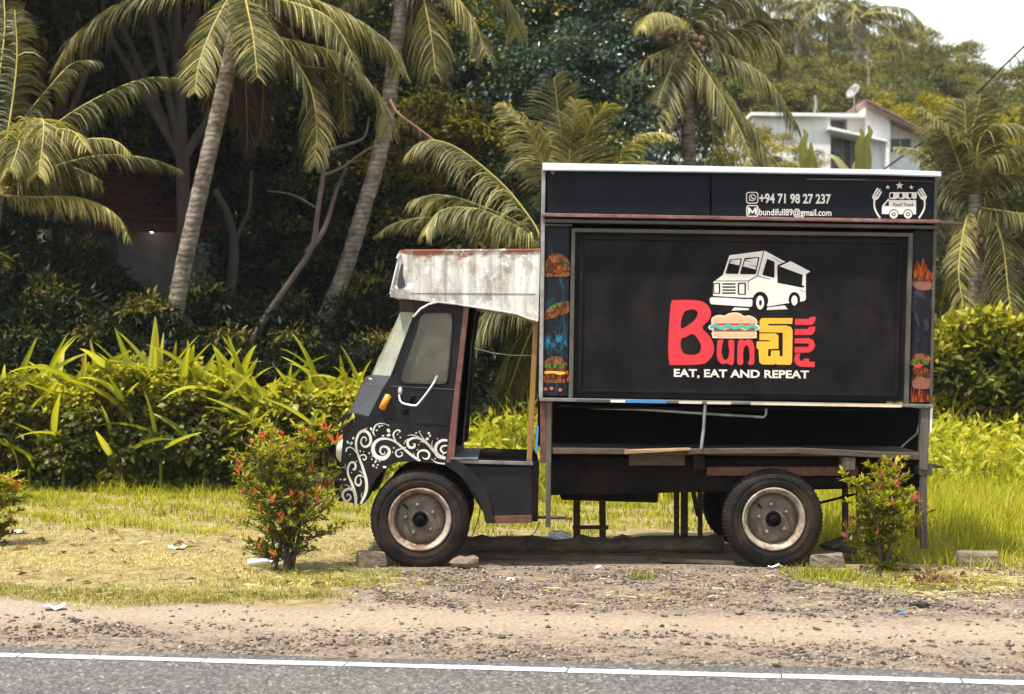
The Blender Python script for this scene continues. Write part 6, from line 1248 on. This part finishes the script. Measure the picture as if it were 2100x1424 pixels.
# ------------------------------------------------------------------ red-tipped shrubs
def shrub(label, px, pyb, y, h, w, n_br, n_leaf, seed, name='red_tipped_shrub', red='lf_red', low=.25, leafL=.058, red_n=70, lean=0.0, stems=5):
    r_ = np.random.default_rng(seed); rr = random.Random(seed); g_ = P(px, pyb, y); g_.z = tz(g_.x, g_.y)
    t = thing(name, label, 'shrub', (g_.x, g_.y, g_.z)); m_ = MB(); tips = []; segs = []
    for i in range(stems):
        a = Vector((rr.uniform(-.10, .10) * w, rr.uniform(-.08, .08) * w, -.03)); e = Vector((rr.uniform(-.32, .32) * w + lean, rr.uniform(-.25, .25) * w, h * rr.uniform(.7, .98))); mid_ = a.lerp(e, .5) + Vector((rr.uniform(-.05, .05), rr.uniform(-.05, .05), 0))
        c = [Vector(p) for p in catmull([tuple(a), tuple(mid_), tuple(e)], 6)]; m_.tube(c, [.014 * (1 - .8 * j / (len(c) - 1)) * (1 + h * .15) for j in range(len(c))], 6); segs.append(c)
    for i in range(n_br):
        c = rr.choice(segs[:stems]) if i < n_br * .55 else rr.choice(segs); f = rr.uniform(low, .98); a = c[int(f * (len(c) - 1))]; prof = math.sin(math.pi * min(1, max(.05, (a.z / h) * .72 + .22))) ** .8
        az = rr.uniform(0, 6.283); ln = w * .5 * prof * rr.uniform(.45, 1.05); e = a + Vector((math.cos(az) * ln, math.sin(az) * ln, ln * rr.uniform(-.05, .75)))
        e.z = min(e.z, h * 1.02); m_.tube([a, a.lerp(e, .5) + Vector((0, 0, -.02)), e], [.006, .004, .002], 4, cap=False); segs.append([a, a.lerp(e, .33), a.lerp(e, .66), e]); tips.append(e)
    m_.build('stems', 'stem_dark', t)
    pos = []; dr = []
    for i in range(n_leaf):
        c = segs[rr.randrange(stems, len(segs))] if len(segs) > stems else segs[0]; k_ = rr.randrange(len(c) - 1); q = c[k_].lerp(c[k_ + 1], rr.random()); v = (c[k_ + 1] - c[k_]).normalized()
        pos.append(tuple(q)); dr.append(tuple(v * .7 + Vector((rr.gauss(0, .6), rr.gauss(0, .6), rr.gauss(.25, .45)))))
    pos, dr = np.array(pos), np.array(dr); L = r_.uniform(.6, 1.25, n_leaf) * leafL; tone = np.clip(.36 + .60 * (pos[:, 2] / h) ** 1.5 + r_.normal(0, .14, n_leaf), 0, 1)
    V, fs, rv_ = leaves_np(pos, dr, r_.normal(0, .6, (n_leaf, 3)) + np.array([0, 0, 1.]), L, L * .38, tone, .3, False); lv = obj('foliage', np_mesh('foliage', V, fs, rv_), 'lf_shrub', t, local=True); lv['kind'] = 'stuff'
    t_ = [rr.choice(tips) for _ in range(red_n)]; ps, ds = [], []
    for e in t_:
        for _ in range(rr.choice((3, 5, 7))): ps.append(tuple(e + Vector((rr.gauss(0, .012), rr.gauss(0, .012), rr.gauss(.01, .015))))); ds.append((rr.gauss(0, .5), rr.gauss(0, .5), 1.0))
    ps, ds = np.array(ps), np.array(ds); L = r_.uniform(.6, 1.2, len(ps)) * leafL * .95; V, fs, rv_ = leaves_np(ps, ds, r_.normal(0, 1, (len(ps), 3)), L, L * .30, r_.uniform(0, 1, len(ps)), .3, False); ro = obj('red_tips', np_mesh('red_tips', V, fs, rv_), red, t, local=True); ro['kind'] = 'stuff'
    for o in t.children: o.matrix_parent_inverse = Matrix.Identity(4)
    return t
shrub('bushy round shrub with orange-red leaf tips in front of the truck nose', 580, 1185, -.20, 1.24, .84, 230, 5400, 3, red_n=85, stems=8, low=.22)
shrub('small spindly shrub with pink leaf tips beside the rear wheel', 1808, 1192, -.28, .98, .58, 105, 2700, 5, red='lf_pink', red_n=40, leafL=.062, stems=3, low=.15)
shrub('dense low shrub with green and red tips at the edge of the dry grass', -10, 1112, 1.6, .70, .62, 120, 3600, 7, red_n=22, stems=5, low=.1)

# ------------------------------------------------------------------ broad-leaved bush behind the meadow
(V, fs, rv_), C = crown_np(21, 1.25, .9, .85, 75, 95, .30, .17, .50, .42, -.95, .2, False)
by = 20.0 - D0 + 6; bpos = P(2010, 768, by); bush = thing('broadleaf_bush', 'rounded bush with glossy paddle leaves standing in the tall meadow', 'bush', (bpos.x, bpos.y, 0))
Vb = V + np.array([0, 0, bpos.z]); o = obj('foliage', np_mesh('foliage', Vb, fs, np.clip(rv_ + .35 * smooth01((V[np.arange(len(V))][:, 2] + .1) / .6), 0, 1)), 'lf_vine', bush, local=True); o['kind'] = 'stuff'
m_ = MB()
for c in C[:16]: m_.tube([(random.uniform(-.1, .1), 0, -.05), (c[0] * .5, c[1] * .5, bpos.z * .5), (c[0], c[1], c[2] + bpos.z)], [.03, .02, .006], 5, cap=False)
o = obj('stems', m_.mesh('stems'), 'stem_dark', bush, local=True)

# ------------------------------------------------------------------ grass
def scatter(n, x0, x1, y0, y1, keep, r_=rng):
    x = r_.uniform(x0, x1, n); y = r_.uniform(y0, y1, n); k_ = r_.uniform(0, 1, n) < keep(x, y); x, y = x[k_], y[k_]; return np.stack([x, y, terr(x, y)], 1)
def wob(x, y, s=1.0): return np.sin(x * 2.1 * s + 1.3) * np.sin(y * 2.7 * s + .5) + .5 * np.sin(x * 5.3 * s + y * 3.9 * s)
def dist_road(x, y): return y + .1446 * x + 4.31
edge_l = lambda x, y: smooth01((dist_road(x, y) - 1.95 + .22 * wob(x, y)) / .25) * smooth01((-1.02 + .25 * wob(x, y, 1.3) - x) / .3)
def grass(name, label, pts, h, w, lean, tone, mat, seg=3):
    V, fs, rv_ = blades_np(pts, h, w, lean, tone, seg); o = obj(name, np_mesh(name, V, fs, rv_), mat); tag(o, label, 'grass', None, 'stuff'); return o
# dry mown turf in front of the hedge
p = scatter(90000, -7.5, -.6, -2.6, 3.0, lambda x, y: edge_l(x, y) * np.clip(.40 + .40 * wob(x, y, .9) + .25 * wob(x, y, 3.1) + .5 * smooth01((.45 - np.abs(dist_road(x, y) - 2.35)) / .3), .05, 1) * (1 - .8 * smooth01((y - 2.0) / .8)))
n_ = len(p); gr = smooth01((.55 - np.abs(dist_road(p[:, 0], p[:, 1]) - 2.35)) / .3)
tone = np.clip(.52 + rng.normal(0, .22, n_) - .38 * gr + .22 * wob(p[:, 0], p[:, 1], .9), 0, 1)
grass('dry_grass', 'short sun-dried turf on the roadside verge', p, rng.uniform(.015, .05, n_) * (1 + .7 * gr), .006, rng.uniform(.6, 1.8, n_), tone, 'lf_straw', 2)
# lush strip before the hedge, under and behind the truck
p = scatter(95000, -9.0, 5.5, 1.7, 9.0, lambda x, y: smooth01((y - 2.35 + .3 * wob(x, y)) / .45) * np.clip(.55 + .45 * wob(x, y, 2.3), .12, 1) * np.where((x < -1.9) & (y > HF + .3), .1, 1) * .95); n_ = len(p)
near_h = smooth01((p[:, 1] - 4) / 3) * np.where(p[:, 0] < -1.9, .35, 1)
grass('verge_grass', 'lush bright green grass strip behind the dry verge', p, rng.uniform(.03, .12, n_) * (1 + 1.6 * near_h) * np.clip(1 + .55 * wob(p[:, 0], p[:, 1], 1.6), .4, 2), rng.uniform(.005, .013, n_), rng.uniform(.2, 1.3, n_), np.clip(rng.normal(.45, .22, n_) + .16 * wob(p[:, 0], p[:, 1], 1.1), 0, 1), 'lf_grass')
# tall meadow behind and beside the truck
p = scatter(100000, -2.2, 11, 5.2, 17, lambda x, y: smooth01((x + .9 + .3 * wob(x, y)) / .8) * smooth01((y - 5.3) / 2.0) * np.clip(.5 + .5 * wob(x, y, 1.3), .10, 1)); n_ = len(p)
hgt = rng.uniform(.2, .95, n_) * (.7 + .35 * smooth01((p[:, 1] - 7) / 5)) * np.clip(1 + .5 * wob(p[:, 0], p[:, 1], .8), .35, 2.0)
grass('tall_grass', 'tall yellow-green meadow grass behind the truck', p, hgt, rng.uniform(.008, .034, n_), rng.uniform(.15, 1.9, n_), np.clip(rng.normal(.47, .25, n_) + .16 * wob(p[:, 0], p[:, 1], .7), 0, 1), 'lf_grass', 4)
# right-hand verge, sparse
p = scatter(34000, 2.5, 8.5, -2.0, 6.0, lambda x, y: smooth01((y + .35 + .35 * wob(x, y)) / .6) * smooth01((x - 2.75 - .35 * wob(x, y, 1.4) + .6 * smooth01(y / 2)) / .5)); n_ = len(p)
grass('verge_grass', 'green grass on the verge behind the rear of the truck', p, rng.uniform(.05, .18, n_) * (1 + 1.6 * smooth01((p[:, 1] - .5) / 3)), rng.uniform(.005, .011, n_), rng.uniform(.2, .9, n_), np.clip(rng.normal(.5, .22, n_), 0, 1), 'lf_grass')
# tufts on the gravel
tp = []
for (px, py, n2, s_) in ((1700, 1185, 260, .22), (1760, 1195, 300, .3), (1690, 1180, 160, .15), (1318, 1186, 70, .07), (1880, 1205, 220, .25), (600, 1195, 500, .45), (720, 1200, 220, .3), (1260, 1110, 60, .08), (990, 1115, 120, .1), (1120, 1140, 60, .2), (1650, 1172, 80, .15), (780, 1180, 60, .1), (1950, 1195, 200, .3)):
    q = G(px, py); tp.append(np.stack([rng.normal(q.x, s_, n2), rng.normal(q.y, s_ * .6, n2), np.zeros(n2)], 1))
p = np.concatenate(tp); p[:, 2] = terr(p[:, 0], p[:, 1]); n_ = len(p); grass('weed_tufts', 'small weed tufts growing through the gravel', p, rng.uniform(.03, .11, n_), .006, rng.uniform(.3, 1.2, n_), np.clip(rng.normal(.4, .2, n_), 0, 1), 'lf_grass', 2)
# broad weeds among the tall grass
N = 26000; x = rng.uniform(-1.6, 10, N); y = rng.uniform(6.2, 16, N); z = rng.uniform(.05, .8, N) * (.8 + .25 * np.sin(x * 2 + y * 1.4)); L = rng.uniform(.06, .20, N)
V, fs, rv_ = leaves_np(np.stack([x, y, z + terr(x, y)], 1), rng.normal(0, 1, (N, 3)) + np.array([0, -.2, .3]), rng.normal(0, .5, (N, 3)) + np.array([0, -.3, 1.]), L, L * .4, np.clip(rng.normal(.55, .2, N), 0, 1), .2, False)
tag(obj('meadow_weeds', np_mesh('meadow_weeds', V, fs, rv_), 'lf_grass'), 'broad-leaved weeds growing through the meadow', 'weeds', None, 'stuff')

# ------------------------------------------------------------------ gravel, straw, fallen leaves
def stones_np(pos, s, tone, r_=rng):
    B = np.array([(1, 0, 0), (-1, 0, 0), (0, 1, 0), (0, -1, 0), (0, 0, 1), (0, 0, -1)], float); Fc = np.array([(0, 2, 4), (2, 1, 4), (1, 3, 4), (3, 0, 4), (2, 0, 5), (1, 2, 5), (3, 1, 5), (0, 3, 5)])
    N = len(pos); A = r_.uniform(0, 6.28, N); ca, sa = np.cos(A), np.sin(A); sc = np.stack([s * r_.uniform(.8, 1.7, N), s * r_.uniform(.7, 1.2, N), s * r_.uniform(.4, .8, N)], 1)
    V = B[None] * sc[:, None] * r_.uniform(.75, 1.25, (N, 6, 1)) + r_.normal(0, .12, (N, 6, 3)) * s[:, None, None]
    V = np.stack([V[..., 0] * ca[:, None] - V[..., 1] * sa[:, None], V[..., 0] * sa[:, None] + V[..., 1] * ca[:, None], V[..., 2]], 2) + pos[:, None] + np.array([0, 0, 1]) * (s * .2)[:, None, None]
    return V.reshape(-1, 3), [(np.arange(N) * 6)[:, None] + Fc[k_][None] for k_ in range(8)], np.repeat(tone, 6)
dens = lambda x, y: (np.clip(1 - dist_road(x, y) / 1.35, 0, 1) ** .5 + .9 * smooth01((dist_road(x, y) - 2.0 + .2 * wob(x, y)) / .4) * smooth01((x + 1.2 + .2 * wob(x, y)) / .4) * smooth01((.1 - y) / .25) + .06) * np.where(dist_road(x, y) > .24, 1, .02) * (1 - edge_l(x, y) * .9) * np.clip(.45 + .5 * wob(x, y, 1.7) + .3 * wob(x, y, 4.1), .06, 1)
p = scatter(260000, -5.2, 5.4, -5.2, .35, dens); n_ = len(p); s_ = .0026 + .016 * rng.uniform(0, 1, n_) ** 4.5
V, fs, rv_ = stones_np(p, s_, np.clip(rng.normal(.45, .26, n_), 0, 1)); tag(obj('gravel', np_mesh('gravel', V, fs, rv_), 'gravel_tone'), 'loose gravel scattered over the sandy shoulder', 'gravel', None, 'stuff')
me_st = [lump_mesh('shoulder_stone', .032, .026, .016, 60 + i, 9, 6, .25) for i in range(4)]
for i in range(46):
    px = random.uniform(10, 2090); py = random.choice((random.uniform(1275, 1345), random.uniform(1180, 1240))) + px * .02
    if py < 1250 and px < 800: continue
    q = G(px, py); o = obj('shoulder_stone', random.choice(me_st), 'stone_brown' if i % 3 else 'concrete'); k_ = random.uniform(.5, 1.25); o.scale = (k_, k_, k_); o.location = (q.x, q.y, tz(q.x, q.y) - .004); o.rotation_euler[2] = random.uniform(0, 6.28)
    if dist_road(q.x, q.y) < .3: o.location.z = .012
    tag(o, 'small brown stone lying loose on the sandy shoulder', 'stone', 'loose stones on the shoulder')
# dry leaves
me_lf = []
for i in range(4):
    V, fs, rv_ = leaves_np(np.zeros((1, 3)), np.array([[1., 0, .1]]), np.array([[0, .3 * (i - 1.5), 1.]]), .075 + .015 * i, .034 + .006 * i, np.array([.12 + .25 * i]), .4, False, .2); V = V + np.array([0, 0, .016]); me_lf.append(np_mesh('fallen_leaf', V, fs, rv_))
spots = [(random.gauss(350, 190), random.gauss(1108, 10)) for _ in range(44)] + [(random.uniform(20, 740), random.uniform(1110, 1225)) for _ in range(60)] + [(random.uniform(1850, 2095), random.uniform(1170, 1222)) for _ in range(24)] + [(random.uniform(620, 800), random.uniform(1185, 1215)) for _ in range(8)]
for px, py in spots:
    q = G(px, py); o = obj('fallen_leaf', random.choice(me_lf), 'lf_dead'); o.location = (q.x, q.y, tz(q.x, q.y) + .004); o.rotation_euler = (random.uniform(-.3, .3), random.uniform(-.3, .3), random.uniform(0, 6.28)); k_ = random.uniform(.6, 1.35); o.scale = (k_, k_, k_)
    tag(o, 'curled brown dead leaf lying on the verge', 'leaf', 'fallen leaves on the verge')
# straw and twigs
qs = [G(random.uniform(0, 800), random.uniform(1100, 1235)) for _ in range(420)] + [G(random.gauss(1990, 90), random.gauss(1205, 14)) for _ in range(420)] + [G(random.gauss(690, 90), random.gauss(1200, 10)) for _ in range(120)] + [G(random.uniform(800, 1900), random.uniform(1175, 1260)) for _ in range(160)]
p = np.array([(q.x, q.y, tz(q.x, q.y) + .008) for q in qs]); n_ = len(p); V, fs, rv_ = blades_np(p, rng.uniform(.02, .065, n_), rng.uniform(.003, .008, n_), 2.2, np.clip(rng.normal(.62, .25, n_), 0, 1), 2); V[:, 2] = np.clip(V[:, 2], .006, .03) + rng.uniform(0, .012, len(V))
tag(obj('straw_litter', np_mesh('straw_litter', V, fs, rv_), 'lf_straw'), 'pale straw and cut stalks strewn on the verge', 'straw', None, 'stuff')
cl = G(1925, 1200); N = 130; V, fs, rv_ = leaves_np(np.stack([rng.normal(cl.x, .10, N), rng.normal(cl.y, .07, N), rng.uniform(.01, .07, N)], 1), rng.normal(0, 1, (N, 3)) + np.array([0, 0, .3]), rng.normal(0, 1, (N, 3)), rng.uniform(.03, .07, N), .03, rng.uniform(.2, .8, N))
tag(obj('withered_leaves', np_mesh('withered_leaves', V, fs, rv_), 'lf_dead'), 'withered reddish-brown leaves heaped beside the spindly shrub', 'leaves', None, 'stuff')
# hanging wires under the cab
for pts, lab in (([(985, 1035, .5), (982, 1060, .5), (972, 1090, .5), (966, 1105, .5)], 'thin wire hanging straight behind the front wheel'), ([(1106, 1070, .4), (1098, 1090, .5), (1082, 1105, .55), (1068, 1118, .6)], 'thin wire trailing from the step bar to the ground')):
    m_ = MB(); c = [Vector(v) for v in catmull([tuple(P(*q)) for q in pts], 5)]; m_.tube(c, .004, 5); o = m_.build('wire', 'cable_black'); tag(o, lab, 'wire')

# ------------------------------------------------------------------ haze
HAZE = 0.0003
if HAZE:
    m = new_mat('haze_air'); n, l = nt(m); n.remove(n['Principled BSDF']); pv = n.new('ShaderNodeVolumePrincipled'); pv.inputs['Color'].default_value = (.93, .95, .97, 1); pv.inputs['Density'].default_value = HAZE; pv.inputs['Anisotropy'].default_value = .2
    l.new(pv.outputs[0], n['Material Output'].inputs['Volume'])
    m_ = MB(); m_.box((-450, -350, -2), (450, 550, 60)); o = m_.build('haze', 'haze_air'); tag(o, 'thin pale haze in the humid air', None, None, 'stuff')
